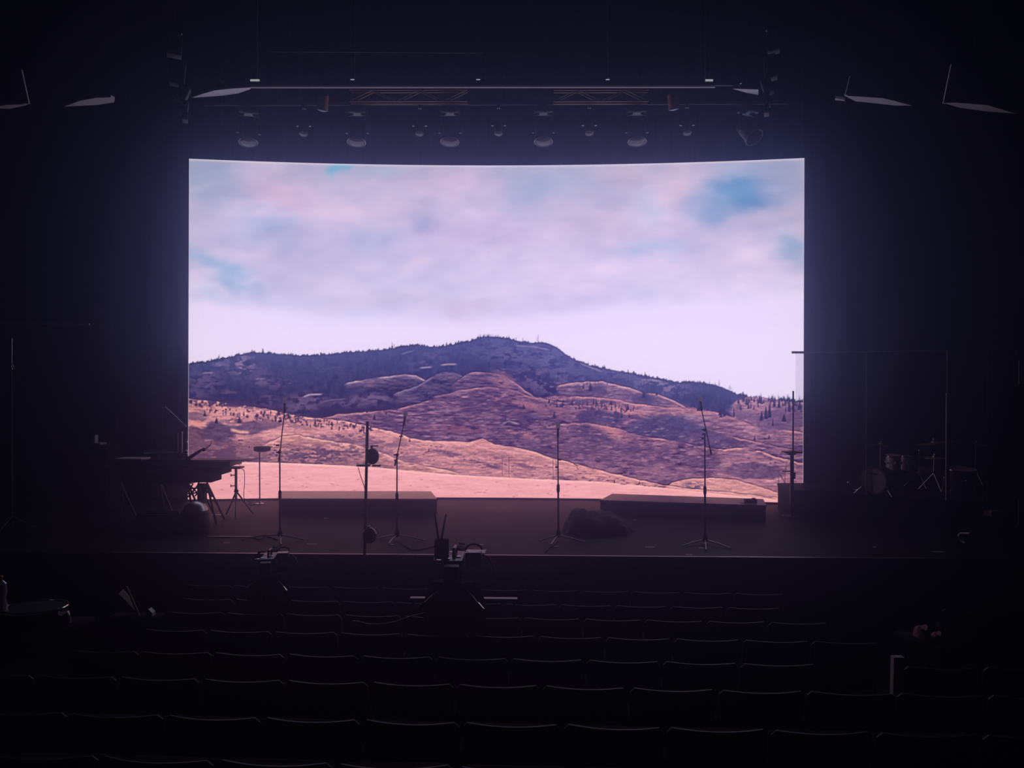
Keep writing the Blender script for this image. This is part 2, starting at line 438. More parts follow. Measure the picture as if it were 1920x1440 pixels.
    # ---- warm bands across the middle
    hill([(1000, 748), (1040, 742), (1100, 744), (1150, 748), (1190, 757), (1240, 763), (1300, 767), (1340, 772),
          (1370, 782), (1420, 800), (1518, 812)], (150, 106, 136), (114, 86, 124), 1005, 1518, 40, (205, 145, 158), 250, amp=26)
    patch(1060, 752, 50, 6, (84, 70, 112), .95, .05, 251, .42, 9, 5)
    patch(1120, 754, 30, 6, (80, 66, 108), .9, .1, 252, .45, 8, 5)
    # ---- big brown hill
    hill([(560, 800), (600, 785), (640, 776), (700, 772), (740, 768), (780, 758), (800, 752), (830, 742), (860, 732),
          (890, 728), (920, 725), (945, 729), (970, 733), (990, 742), (1030, 751), (1075, 757), (1130, 763), (1180, 770),
          (1240, 790), (1518, 850)], (118, 86, 124), (98, 74, 114), 560, 1518, 70, (172, 122, 146), 260, (40, 10), 30, -.5)
    patch(900, 755, 70, 30, (84, 66, 108), .7, .1, 261, .5, 22, 6); patch(760, 790, 60, 30, (88, 70, 112), .6, 0, 262, .5, 18, 8)
    patch(1000, 762, 40, 7, (160, 108, 134), .9, .25, 263, .35); patch(1045, 772, 50, 12, (138, 96, 126), .8, .1, 264, .4)
    patch(960, 780, 50, 14, (82, 68, 112), .8, 0, 265, .42, 20, 9)
    patch(860, 805, 60, 12, (136, 90, 120), .7, 0, 266, .45); patch(985, 815, 26, 6, (170, 110, 132), .9, .1, 267, .4)
    streak([(800, 775), (830, 770), (860, 771)], (134, 106, 142), 1.6); streak([(810, 745), (850, 738), (880, 737)], (140, 108, 142), 1.6)
    streak([(940, 795), (955, 790), (975, 796)], (150, 120, 152), 1.5)
    # shadowed lobes
    def lobe(cx, cy, rx, ry, col=(86, 72, 116), ang=0.0, op=.95, seed=300, pw=2.2):
        s_ = window(cx, cy, 1.6 * max(rx, ry) + 16)
        Xs, Ys = X[s_], Y[s_]
        c, s = math.cos(ang), math.sin(ang)
        wx = (fbm(26, 14, seed, W=(Xs, Ys)) - .5) * 22; wy = (fbm(26, 14, seed + 9, W=(Xs, Ys)) - .5) * 14
        dx = Xs + wx - cx; dy = Ys + wy - cy
        a = (dx * c + dy * s) / rx; b = (-dx * s + dy * c) / ry
        q = a * a + b * b
        n = (fbm(12, 6, seed + 3, W=(Xs, Ys)) - .5) * 34 + (fbm(5, 3, seed + 4, W=(Xs, Ys), n=2) - .5) * 22
        mm = (np.clip((1.08 - q) * pw, 0, 1) * op)[..., None]
        img[s_] = img[s_] * (1 - mm) + (np.array(col, float) + n[..., None] * np.array([1, .9, .9])) * mm
    lobe(1125, 785, 50, 22, (84, 70, 114), 0, .9, 301)
    patch(1170, 770, 44, 7, (190, 130, 148), .9, .1, 302, .36)
    patch(1290, 770, 44, 10, (176, 122, 144), .8, .2, 303, .4)
    lobe(1258, 812, 88, 34, (84, 74, 118), .1, .97, 304)
    lobe(1330, 832, 60, 22, (96, 76, 118), .1, .9, 305)
    patch(1300, 783, 40, 6, (150, 130, 160), .6, .1, 306, .5)
    lobe(1470, 785, 60, 26, (104, 80, 122), -.2, .8, 307); lobe(1400, 780, 40, 8, (116, 88, 128), .2, .8, 308)
    # second warm crest with brown slope below
    hill([(960, 830), (1020, 800), (1078, 793), (1110, 794), (1135, 799), (1160, 804), (1180, 812), (1220, 820), (1260, 826),
          (1320, 838), (1380, 846), (1420, 850), (1518, 870)], (122, 88, 124), (112, 82, 120), 1040, 1518, 70, (196, 138, 156),
         320, (36, 9), 30, -.5, edge=40)
    patch(1150, 812, 34, 10, (190, 126, 142), .9, .35, 321, .3); patch(1110, 815, 40, 14, (86, 70, 112), .9, .3, 322, .35)
    patch(1060, 850, 90, 26, (96, 74, 112), .75, .1, 323, .47, 16, 6); patch(1200, 850, 90, 20, (98, 76, 114), .7, .15, 324, .48, 16, 6)
    patch(1180, 880, 120, 22, (150, 106, 136), .7, .1, 325, .5, 16, 5)
    patch(1370, 850, 26, 4, (190, 120, 138), .9, 0, 326, .3)
    lobe(1330, 866, 60, 12, (96, 76, 116), .1, .7, 327)
    hill([(1330, 850), (1365, 842), (1400, 839), (1430, 847), (1460, 858), (1518, 872)], (142, 102, 134), (162, 114, 142),
         1350, 1518, 40, (215, 152, 165), 330, (30, 8), 22, -.3, edge=14)
    lobe(1415, 884, 62, 17, (104, 80, 118), .05, .9, 331)
    hill([(1230, 930), (1260, 905), (1290, 898), (1330, 896), (1380, 900), (1420, 912), (1460, 924), (1490, 936), (1518, 946)],
         (200, 140, 152), (214, 150, 158), 1225, 1518, 40, (222, 160, 168), 340, (30, 8), 16, -.4, edge=12)
    patch(1302, 911, 18, 8, (96, 78, 116), .9, 0, 341, .42, 8, 4)
    # ---- near pink slopes on the left
    hill([(346, 747), (380, 750), (430, 757), (480, 763), (520, 771), (560, 781), (600, 785), (650, 790), (690, 799),
          (720, 806), (745, 812), (770, 822), (800, 826), (840, 828), (880, 829), (905, 822), (925, 833), (960, 838),
          (1000, 847), (1035, 859), (1075, 869), (1120, 881), (1180, 895), (1240, 909), (1290, 916), (1518, 940)],
         (200, 138, 152), (184, 126, 145), 346, 1500, 60, (222, 160, 168), 360, (44, 9), 22, -.9)
    patch(420, 757, 90, 7, (76, 60, 100), .95, .07, 361, .38, 7, 6)
    patch(540, 778, 60, 6, (92, 70, 104), .9, .15, 362, .5, 6, 5)
    lobe(475, 800, 52, 15, (104, 80, 116), -.12, .95, 363); lobe(372, 782, 26, 10, (112, 84, 116), 0, .7, 365)
    patch(455, 786, 40, 8, (90, 70, 106), .8, -.1, 366, .45)
    lobe(408, 812, 36, 20, (94, 74, 110), .2, .97, 367); lobe(360, 822, 24, 26, (104, 76, 106), .1, .9, 368)
    lobe(400, 848, 70, 26, (122, 86, 114), 0, .85, 369); patch(420, 850, 70, 22, (92, 70, 104), .8, 0, 370, .45, 12, 5)
    lobe(500, 845, 60, 24, (140, 98, 122), 0, .7, 371)
    patch(560, 850, 110, 20, (94, 72, 108), .9, -.15, 372, .5, 9, 4)
    patch(700, 830, 80, 12, (120, 88, 118), .8, .1, 391, .47, 22, 5); patch(520, 795, 60, 8, (130, 94, 122), .8, .1, 392, .45, 18, 4)
    patch(960, 862, 90, 10, (150, 104, 128), .7, .25, 393, .47, 30, 4); patch(790, 868, 60, 8, (140, 98, 124), .8, .3, 394, .47, 20, 4); patch(620, 858, 60, 14, (88, 70, 108), .9, -.2, 373, .45, 9, 4)
    streak([(490, 815), (520, 813), (556, 815)], (226, 162, 166), 2.4); streak([(430, 805), (450, 810), (470, 811)], (230, 165, 165), 3)
    streak([(354, 790), (372, 795), (390, 799)], (230, 150, 150), 3.2); streak([(400, 764), (430, 767), (470, 772)], (214, 150, 158), 3)
    hill([(460, 850), (500, 832), (530, 818), (560, 816), (600, 824), (660, 833), (700, 842), (760, 866), (830, 880), (900, 896)],
         (206, 144, 152), (160, 112, 130), 500, 860, 30, (228, 166, 170), 380, (36, 7), 26, .8, edge=20)
    patch(600, 852, 100, 18, (92, 72, 108), .9, -.12, 381, .5, 9, 4); patch(740, 850, 70, 14, (140, 100, 128), .8, .2, 382, .45, 20, 5)
    patch(640, 818, 60, 5, (104, 80, 116), .85, 0, 383, .5, 8, 4); patch(860, 856, 60, 5, (100, 76, 112), .9, .25, 384, .48, 14, 4)
    patch(925, 874, 16, 5, (92, 74, 108), .9, .2, 385, .4, 8, 4); patch(1005, 880, 60, 4, (110, 82, 114), .9, .3, 386, .45, 18, 4)
    patch(1060, 897, 24, 4, (104, 78, 110), .9, .1, 387, .4, 10, 4)
    for k in range(5):
        streak([(840 + 45 * k, 850 + 7 * k), (890 + 45 * k, 868 + 7 * k), (930 + 45 * k, 886 + 6 * k)], (168, 118, 138), 1.2, .55)
    # ---- bright field at the bottom
    F = line([(346, 866), (400, 867), (480, 867), (560, 869), (640, 873), (700, 876), (780, 884), (850, 890), (940, 895),
              (1040, 900), (1120, 903), (1180, 908), (1250, 915), (1330, 924), (1380, 929), (1437, 934), (1518, 945)])
    M = sm(-.8, .8, Y - F)
    d = np.clip((Y - F) / 60, 0, 1)[..., None]
    colr = np.array((238, 168, 183.0)) * (1 - d) + np.array((232, 160, 178.0)) * d
    colr = colr + ((fbm(40, 3.2, 400) - .5) * 22 + (fbm(7, 2.2, 410, n=2) - .5) * 12)[..., None]
    mm = M[..., None]; img[...] = img * (1 - mm) + colr * mm
    mix(M * np.exp(-((Y - F - 1.5) / 2.0) ** 2), (246, 184, 190), .6)
    # scrub
    r = np.random.RandomState(9)
    def dots(n, x0, x1, f0, f1, col, w, h, op=.8):
        for i in range(n):
            x = x0 + r.rand() * (x1 - x0)
            ya = np.interp(x, *f0); yb = np.interp(x, *f1)
            y = ya + r.rand() * (yb - ya)
            ww = w * (.5 + r.rand()); hh = h * (.5 + r.rand())
            i0 = int(max(0, x - PX0 - 3 * ww)); i1 = int(min(PW, x - PX0 + 3 * ww + 1))
            j0 = int(max(0, y - PY0 - 3 * hh)); j1 = int(min(PH, y - PY0 + 3 * hh + 1))
            if i1 <= i0 or j1 <= j0: continue
            s = (slice(j0, j1), slice(i0, i1))
            g = np.clip(1.6 * np.exp(-((X[s] - x) / ww) ** 2 - ((Y[s] - y) / hh) ** 2), 0, 1)[..., None] * op
            img[s] = img[s] * (1 - g) + np.array(col, float) * g
    dots(60, 390, 1100, ([390, 1100], [885, 908]), ([390, 1100], [928, 935]), (196, 128, 140), 2.4, .9, .6)
    dots(170, 354, 700, ([354, 700], [752, 800]), ([354, 700], [768, 815]), (62, 50, 90), 1.3, 1.9)
    dots(120, 700, 1250, ([700, 1250], [815, 912]), ([700, 850, 1250], [870, 880, 915]), (120, 84, 112), 2.6, .9, .7)
    dots(90, 440, 700, ([440, 700], [822, 850]), ([440, 700], [865, 872]), (84, 66, 100), 2.4, 1.1)
    dots(260, 640, 1500, ([640, 900, 1500], [785, 735, 850]), ([640, 900, 1500], [800, 820, 890]), (82, 64, 104), 3.4, 1.1, .6)
    dots(200, 760, 1500, ([760, 900, 1500], [780, 735, 850]), ([760, 900, 1500], [790, 830, 900]), (158, 116, 146), 3.6, 1.0, .55)
    # ---- conifers on the right-hand slope and middle bands
    def conifer(x, y, h, w, col=(56, 52, 92), op=.9):
        i0 = int(max(0, x - PX0 - w - 2)); i1 = int(min(PW, x - PX0 + w + 3))
        j0 = int(max(0, y - PY0 - h - 2)); j1 = int(min(PH, y - PY0 + 3))
        if i1 <= i0 or j1 <= j0: return
        s = (slice(j0, j1), slice(i0, i1))
        t = np.clip((Y[s] - (y - h)) / h, 0, 1)
        g = np.clip((w * (t ** .8) * (1 + .25 * np.sin(Y[s] * 2.4)) - np.abs(X[s] - x)) + .6, 0, 1) * (Y[s] <= y + .5)
        g = g[..., None] * op
        img[s] = img[s] * (1 - g) + np.array(col, float) * g
    for (x, y, h, w) in [(1310, 770, 14, 4), (1352, 782, 22, 3), (1358, 780, 20, 3), (1350, 778, 12, 3), (1376, 781, 16, 2),
                         (1436, 785, 24, 4), (1443, 782, 26, 4), (1428, 788, 18, 4), (1470, 790, 14, 5), (1449, 798, 14, 2),
                         (1480, 770, 26, 3), (1424, 755, 12, 3), (1452, 762, 18, 3), (1461, 764, 20, 3), (1400, 758, 12, 3),
                         (1384, 755, 10, 2), (1500, 765, 16, 3), (1490, 760, 10, 2), (1415, 825, 8, 2), (1442, 822, 7, 2),
                         (1107, 733, 16, 4), (1094, 728, 10, 2), (1207, 745, 12, 4), (1039, 784, 12, 3), (982, 766, 8, 3),
                         (1073, 759, 8, 2), (1113, 757, 10, 2), (1118, 757, 8, 2), (1146, 758, 7, 3), (1177, 768, 10, 3),
                         (1166, 783, 7, 2), (1180, 782, 6, 2), (702, 787, 11, 3), (724, 777, 6, 2), (800, 745, 12, 4),
                         (688, 773, 8, 2), (522, 778, 12, 3), (449, 793, 12, 5), (406, 793, 10, 4), (384, 780, 8, 3),
                         (768, 828, 6, 2), (804, 846, 5, 1.5), (1152, 905, 6, 2), (1199, 907, 5, 1.5), (1231, 741, 5, 2)]:
        conifer(x, y, h, w)
    for i in range(60):
        x = 1385 + r.rand() * 120; y = 748 + r.rand() ** 1.5 * 22 + (x - 1385) * .05
        conifer(x, y, 5 + 8 * r.rand(), 1.2 + r.rand() * 1.3, (66, 60, 102), .8)
    for i in range(70):
        x = 1020 + r.rand() * 170; y = np.interp(x, [1020, 1190], [752, 764]) + r.rand() * 12
        conifer(x, y, 3 + 5 * r.rand(), 1 + r.rand(), (70, 60, 100), .75)
    for i in range(160):
        x = 860 + r.rand() * 520; y = np.interp(x, [860, 1000, 1380], [728, 735, 752]) * 1.0 - r.rand() * 30
        if y > np.interp(x, [860, 1050, 1200, 1290, 1330], [690, 715, 730, 762, 765]): continue
        conifer(x, y, 5 + 6 * r.rand(), 1.6, (62, 58, 104), .4)
    # ---- power-line pylons and the mast on the summit
    def rod(x0, y0, x1, y1, w, col, op=.9):
        i0 = int(max(0, min(x0, x1) - PX0 - 3)); i1 = int(min(PW, max(x0, x1) - PX0 + 4))
        j0 = int(max(0, min(y0, y1) - PY0 - 3)); j1 = int(min(PH, max(y0, y1) - PY0 + 4))
        s = (slice(j0, j1), slice(i0, i1))
        dx, dy = x1 - x0, y1 - y0; L = dx * dx + dy * dy
        t = np.clip(((X[s] - x0) * dx + (Y[s] - y0) * dy) / L, 0, 1)
        dd = np.hypot(X[s] - x0 - t * dx, Y[s] - y0 - t * dy)
        g = np.clip(w - dd + .5, 0, 1)[..., None] * op
        img[s] = img[s] * (1 - g) + np.array(col, float) * g
    P1 = (96, 70, 100)
    rod(1009, 627, 1009, 641, .7, (150, 140, 185)); rod(1007, 633, 1007, 640, .4, (170, 155, 200))
    for (x, y0, y1, w) in [(948, 856, 893, 13), (1040, 848, 899, 6)]:
        rod(x - w / 2, y0, x - w / 2, y1, .5, P1, .7); rod(x + w / 2, y0, x + w / 2, y1, .5, P1, .7)
        rod(x - w, y0 + 2, x + w, y0 + 2, .5, P1, .7); rod(x - w / 2, y0 + 5, x + w / 2, y0 + 22, .4, P1, .6)
        rod(x - w / 2, y1 - 9, x + w / 2, y1 - 9, .4, P1, .5)
    rod(1460, 880, 1460, 938, .6, P1); rod(1472, 878, 1472, 940, .7, P1); rod(1452, 874, 1478, 875, .6, P1)
    rod(1457, 880, 1472, 906, .7, P1); rod(1474, 866, 1474, 882, .5, P1)
    rod(1076, 870, 1084, 873, .9, P1); rod(1080, 872, 1084, 880, .5, P1)
    # crisper small-scale contrast on the land, as a compressed video picture shows
    land = M0[..., None] if M0.ndim == 2 else M0
    st = (fbm(10, 2.4, 701, -.4, n=3) - .5) * 26 + (vnoise(3.2, 2.0, 710) - .5) * 16
    fieldm = sm(-1, 3, Y - F)
    img += (st * (M0 * (1 - .75 * fieldm)) * np.clip((img.sum(2) - 230) / 160, .18, 1))[..., None] * np.array([1, .85, .85])
    bl = img.copy()
    for ax in (0, 1):
        bl = (np.roll(bl, 1, ax) + np.roll(bl, -1, ax) + bl) / 3
        bl = (np.roll(bl, 2, ax) + np.roll(bl, -2, ax) + bl) / 3
    img += (img - bl) * .9 * land
    img += (r.rand(PH, PW, 1) - .5) * 3
    return np.clip(img, 0, 255)
# ---------------------------------------------------------------- light levels
SCREEN_GAIN = 1.30
SCREEN_TINT = (.935, .945, 1.035)
HAZE_COL, HAZE_DENS, HAZE_G = (.43, .47, 1.0), .033, .905

# ---------------------------------------------------------------- room shell
XL, XR, YB, YF, ZC = -11.5, 11.5, 15.6, -2.2, 9.6
FRONT = 9.46
EDGE_A = G(-400, 1037.0 - 5); EDGE_B = G(2300, 1049.5 + 2)
# the front edge follows the sight lines of the photographed edge (two points are enough for a straight stage)
ea, eb = G(300, 1036.5), G(1740, 1047.2)
sl = (eb.y - ea.y) / (eb.x - ea.x)
def edge_y(x): return ea.y + (x - ea.x) * sl
xl, xr = XL, XR
stage = MB().prism([(xl, edge_y(xl), 0), (xr, edge_y(xr), 0), (xr, YB, 0), (xl, YB, 0)], (0, 0, -.06)).build('stage_floor', 'stage', smooth=False)
tag(stage, 'dark plum stage floor in front of the bright screen', None, None, 'structure')
fa = MB().prism([(xl, edge_y(xl) + .03, -.06), (xr, edge_y(xr) + .03, -.06), (xr, edge_y(xr) + .13, -.06), (xl, edge_y(xl) + .13, -.06)], (0, 0, -1.2)).build('wall_stage_front', 'fascia', smooth=False)
tag(fa, 'black fascia below the front edge of the stage', None, None, 'structure')
n0, n1 = G(215, 1036).x, G(1765, 1047).x
nz = MB().prism([(n0, edge_y(n0) - .012, -.014), (n1, edge_y(n1) - .012, -.014), (n1, edge_y(n1) + .012, -.014), (n0, edge_y(n0) + .012, -.014)], (0, 0, .018)).build('trim_1', 'nosing', smooth=False)
tag(nz, 'thin bright metal nosing along the stage front edge', None, None, 'structure')
for nm, c, sz in (('wall_back', (0, YB + .1, 4.2), (XR - XL + .4, .2, 11.2)), ('wall_left', (XL - .1, 6.7, 4.2), (.2, 18, 11.2)),
                  ('wall_right', (XR + .1, 6.7, 4.2), (.2, 18, 11.2)), ('ceiling', (0, 6.7, ZC + .1), (23.4, 18, .2)),
                  ('wall_rear', (0, YF - .1, 4.2), (23.4, .2, 11.2))):
    tag(MB().box(c, sz).build(nm, 'wall', smooth=False), kind='structure')

# raked seating: eight rows, nearest the stage first
PHI = .03
ROWD = [8.6, 7.88, 7.16, 6.44, 5.72, 5.0, 4.28, 3.56]
ROWY = [1104, 1130, 1155.5, 1189, 1231, 1280, 1350, 1430]
ROWZ = [P(1000, y, d).z for y, d in zip(ROWY, ROWD)]
SEATH = .84
def row_pt(k, s): return V((s * math.cos(PHI), ROWD[k] - s * math.sin(PHI), ROWZ[k] - SEATH))
fl = MB()
zs = [z - SEATH for z in ROWZ] + [ROWZ[-1] - SEATH + .1 * i for i in range(1, 9)]
ds = ROWD + [ROWD[-1] - .72 * i for i in range(1, 9)]
def cross(y, x): return y - x * math.tan(PHI)
for k, (d, z) in enumerate(zip(ds, zs)):
    y1 = d + .36 if k else 10.2; y0 = d - .36
    if y0 < YF + .3: break
    fl.prism([(XL, max(YF, cross(y0, XL)), z), (XR, max(YF, cross(y0, XR)), z), (XR, cross(y1, XR), z), (XL, cross(y1, XL), z)], (0, 0, -.5))
tag(fl.build('floor', 'floor', smooth=False), 'dark stepped auditorium floor under the rows of seats', None, None, 'structure')
FZ0 = zs[0]
def floor_z(x, y):
    yy = y + x * math.tan(PHI)
    for k, d in enumerate(ds):
        if yy >= d - .36: return zs[k]
    return zs[-1]

# drapes beside and above the screen
def drape(name, x0, x1, y, z0, z1, label, amp=.06, wl=.32):
    n = int(abs(x1 - x0) / wl * 8); vs = []; fs = []
    for i in range(n + 1):
        x = x0 + (x1 - x0) * i / n
        yy = y + amp * math.sin(2 * math.pi * x / wl) + .03 * math.sin(x * 3.1)
        vs += [(x, yy, z0), (x, yy + .01, z1), (x, yy + .04, z1), (x, yy + .03, z0)]
    for i in range(n):
        a = 4 * i; b = a + 4
        fs += [(a, b, b + 1, a + 1), (b + 3, a + 3, a + 2, b + 2), (a + 1, b + 1, b + 2, a + 2), (a, a + 3, b + 3, b)]
    fs += [(0, 1, 2, 3), (4 * n, 4 * n + 3, 4 * n + 2, 4 * n + 1)]
    return tag(MB((x0, y, z0)).raw(vs, fs).build(name, 'drape'), label, 'curtain', 'black stage drapes')

# ---------------------------------------------------------------- LED screen
YM = 14.0; YE = 13.56
xa, xb = P(353.5, 620, YE).x, P(1507, 620, YE).x
xm = (xa + xb) / 2; half = (xb - xa) / 2; sag = YM - YE
RAD = (half * half + sag * sag) / (2 * sag); AMAX = math.asin(half / RAD)
ZT = P(931, 310.3, YM).z; ZB = .03
def scr(u, z, off=0.0):                # u in -1..1 across the curve
    a = u * AMAX; return V((xm + (RAD + off) * math.sin(a), YM - RAD + (RAD + off) * math.cos(a), z))
pic = paint_landscape() / 255.0
pic = np.where(pic <= .04045, pic / 12.92, ((pic + .055) / 1.055) ** 2.4)
PIC_HAZE = np.array([.034, .028, .048])     # black level set low so that the picture keeps its depth through the haze
pic = np.clip(pic - PIC_HAZE, .004, None)
NU = 900
us = np.linspace(-1, 1, NU)
zl = list(np.linspace(ZB, P(931, 632, YM).z - .0, 300)) + list(np.linspace(P(931, 630, YM).z, ZT, 70))
NZ = len(zl)
ang = us * AMAX
wx_ = xm + RAD * np.sin(ang); wy_ = YM - RAD + RAD * np.cos(ang)
co = np.zeros((NZ, NU, 3)); co[..., 0] = wx_[None, :]; co[..., 1] = wy_[None, :]; co[..., 2] = np.array(zl)[:, None]
dv = co - np.array(CAM)
dz_ = dv @ np.array(FWD); pxs = CX + FPX * (dv @ np.array(CR)) / dz_ - PX0 - .5; pys = CY - FPX * (dv @ np.array(CU)) / dz_ - PY0 - .5
ix = np.clip(pxs, 0, PW - 1.001); iy = np.clip(pys, 0, PH - 1.001)
x0 = ix.astype(int); y0 = iy.astype(int); fx = (ix - x0)[..., None]; fy = (iy - y0)[..., None]
colr = (pic[y0, x0] * (1 - fx) + pic[y0, x0 + 1] * fx) * (1 - fy) + (pic[y0 + 1, x0] * (1 - fx) + pic[y0 + 1, x0 + 1] * fx) * fy
halo_c = np.array([.82, .72, .92])  # bright halo painted into the outermost columns and top row of the picture
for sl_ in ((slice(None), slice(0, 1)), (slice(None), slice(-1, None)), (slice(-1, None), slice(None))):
    colr[sl_] = colr[sl_] * .45 + halo_c * .55
me = bpy.data.meshes.new('display')
cv = co.reshape(-1, 3); me.vertices.add(len(cv))
org = V((xm, YM, 0)); me.vertices.foreach_set('co', (cv - np.array(org)).ravel())
ii = (np.arange(NZ - 1)[:, None] * NU + np.arange(NU - 1)[None, :]).ravel()
quads = np.stack([ii, ii + 1, ii + NU + 1, ii + NU], 1)
me.loops.add(quads.size); me.loops.foreach_set('vertex_index', quads.ravel().astype(np.int32))
me.polygons.add(len(quads)); me.polygons.foreach_set('loop_start', np.arange(0, quads.size, 4, dtype=np.int32))
me.update(); me.validate()
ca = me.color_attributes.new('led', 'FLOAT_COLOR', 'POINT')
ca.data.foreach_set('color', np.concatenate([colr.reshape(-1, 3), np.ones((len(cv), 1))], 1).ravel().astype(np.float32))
me.polygons.foreach_set('use_smooth', np.ones(len(quads), dtype=bool))
LM = bpy.data.materials.new('led_pixels'); LM.use_nodes = True
nt = LM.node_tree; nt.nodes.remove(nt.nodes['Principled BSDF'])
at = nt.nodes.new('ShaderNodeVertexColor'); at.layer_name = 'led'
em = nt.nodes.new('ShaderNodeEmission'); em.inputs['Strength'].default_value = SCREEN_GAIN
gn = nt.nodes.new('ShaderNodeMix'); gn.data_type = 'RGBA'; gn.blend_type = 'MULTIPLY'; gn.inputs['Factor'].default_value = 1
gn.inputs['B'].default_value = (*SCREEN_TINT, 1)
nt.links.new(at.outputs['Color'], gn.inputs['A']); nt.links.new(gn.outputs['Result'], em.inputs['Color'])
nt.links.new(em.outputs[0], nt.nodes['Material Output'].inputs['Surface'])
LM.cycles.emission_sampling = 'FRONT'
me.materials.append(LM)
wallT = thing('led_video_wall', org, 'huge curved video screen at the back of the stage showing brown hills under a cloudy lilac sky', 'screen')
disp = bpy.data.objects.new('display', me); COL.objects.link(disp); disp.parent = wallT
disp['label'] = 'lit landscape picture of wooded mountain, dry slopes and lilac clouds'
nor = me.polygons[0].normal
if nor.y > 0:
    me.flip_normals()
cb = MB(org); vs = []; fs = []
N = 48
for i in range(N + 1):
    u = -1.003 + 2.006 * i / N
    vs += [scr(u, ZB - .02, .012), scr(u, ZT + .015, .012), scr(u, ZT + .015, .13), scr(u, ZB - .02, .13)]
for i in range(N):
    a = 4 * i; b = a + 4
    fs += [(a, b, b + 1, a + 1), (b + 3, a + 3, a + 2, b + 2), (a + 1, b + 1, b + 2, a + 2), (a, a + 3, b + 3, b)]
fs += [(0, 1, 2, 3), (4 * N, 4 * N + 3, 4 * N + 2, 4 * N + 1)]
cb.raw(vs, fs).build('cabinet_frame', 'black', wallT, smooth=False)
drape('stage_drape', XL + .05, xa - .12, 13.95, 0.0, 8.2, 'tall black drape filling the stage left of the video screen')
drape('stage_drape', xb + .12, XR - .05, 13.95, 0.0, 8.2, 'tall black drape filling the stage right of the video screen')
drape('stage_drape', xa - .1, xb + .1, 14.75, 5.7, 8.4, 'black drape behind the hanging lamps above the video screen')

# ---------------------------------------------------------------- low risers in front of the screen
def platform(name, quad_px, z, label, top_m, cat='riser', group=None):
    pts = [G(x, y, z) for x, y in quad_px]
    c = sum((V((p.x, p.y, 0)) for p in pts), V((0, 0, 0))) / len(pts)
    t = thing(name, c, label, cat, group)
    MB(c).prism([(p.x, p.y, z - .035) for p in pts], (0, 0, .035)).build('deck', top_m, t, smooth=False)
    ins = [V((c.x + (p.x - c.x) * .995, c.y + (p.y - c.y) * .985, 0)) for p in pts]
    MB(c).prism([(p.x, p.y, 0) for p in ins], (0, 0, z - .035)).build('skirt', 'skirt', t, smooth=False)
    return t
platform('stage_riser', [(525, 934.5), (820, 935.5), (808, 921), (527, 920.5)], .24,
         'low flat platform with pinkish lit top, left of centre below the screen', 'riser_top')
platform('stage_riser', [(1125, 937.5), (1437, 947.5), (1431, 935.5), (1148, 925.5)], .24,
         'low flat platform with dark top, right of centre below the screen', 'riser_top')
pa, pb_ = G(1483, 918, .4), G(1777, 938.5, .4)
pc_ = G(1990, 947, .4)
pts = [pa, pb_, pc_, V((pc_.x + .6, 13.7, .4)), V((pa.x + .05, 13.4, .4))]
cc = V(((pa.x + pc_.x) / 2, 12.5, 0))
dr = thing('drum_platform', cc, 'black raised platform that carries the drum kit, right of the screen', 'platform')
MB(cc).prism([(p.x, p.y, .36) for p in pts], (0, 0, .04)).build('deck', 'stage', dr, smooth=False)
MB(cc).prism([(cc.x + (p.x - cc.x) * .995, cc.y + (p.y - cc.y) * .985, 0) for p in pts], (0, 0, .36)).build('skirt', 'skirt', dr, smooth=False)

# ---------------------------------------------------------------- microphone stands
def mic_stand(base_px, feet_px, hub_y, pole_px, boom_px, label, sleeve=None, knobs=()):
    b = G(*base_px); D = b.y
    t = thing('microphone_stand', b, label, 'microphone stand', 'microphone stands along the stage')
    hub = P(base_px[0], hub_y, D)
    MB(b).lathe(hub + V((0, 0, -.05)), (0, 0, 1), [(.014, 0), (.03, .015), (.034, .05), (.024, .085), (.014, .1)], 14).build('base_hub', 'rubber', t)
    for fx, fy in feet_px:
        f = G(fx, fy); f.z = .012
        MB(b).tube([hub + V((0, 0, -.02)), hub.lerp(f, .5) + V((0, 0, -.002)), f], .0095, 8).build('leg', 'tube', t)
    top = P(pole_px[0], pole_px[1], D)
    mid = hub.lerp(top, .45)
    MB(b).cyl(hub, mid, .0135, n=10).cyl(mid, top, .0095, n=10).build('pole', 'satin', t)
    MB(b).lathe(mid - V((0, 0, .05)), (0, 0, 1), [(.011, 0), (.021, .02), (.021, .1), (.011, .12)], 12).build('height_clutch', 'rubber', t)
    if boom_px:
        a, c = P(*boom_px[0], D - .03), P(*boom_px[1], D - .10)
        MB(b).cyl(a, c, .0075, n=8).cyl(a, a.lerp(c, .12), .013, n=8).build('boom_arm', 'satin', t)
        k = P(*knobs[0], D - .02) if knobs else top
        MB(b).ball(k, .024).cyl(k + V((-.045, 0, 0)), k + V((.02, 0, 0)), .010, n=8).build('boom_clamp', 'rubber', t)
        tip = c
        dirn = (c - a).normalized()
    else:
        tip = top; dirn = V((0, -.25, 1)).normalized()
    for kx, ky in knobs[1:]:
        k = P(kx, ky, D - .015)
        MB(b).cyl(k + V((-.022, 0, 0)), k + V((.022, 0, 0)), .011, n=8).build('knob', 'rubber', t)
    MB(b).cyl(tip - dirn * .03, tip + dirn * .035, .015, .017, n=10).build('microphone_clip', 'rubber', t)
    return t, tip, dirn
def microphone(tip, dirn, label):
    d = (dirn + V((0, -.3, .1))).normalized(); o = tip + d * -.02
    t = thing('microphone', o, label, 'microphone', 'microphones on the stands')
    MB(o).lathe(o, d, [(.010, 0), (.013, .01), (.016, .10), (.018, .13)], 14).build('body', 'satin', t)
    MB(o).lathe(o, d, [(.018, .13), (.025, .138), (.029, .155), (.029, .165), (.025, .185), (.014, .198), (.004, .201)], 16).build('grille', 'grille', t)
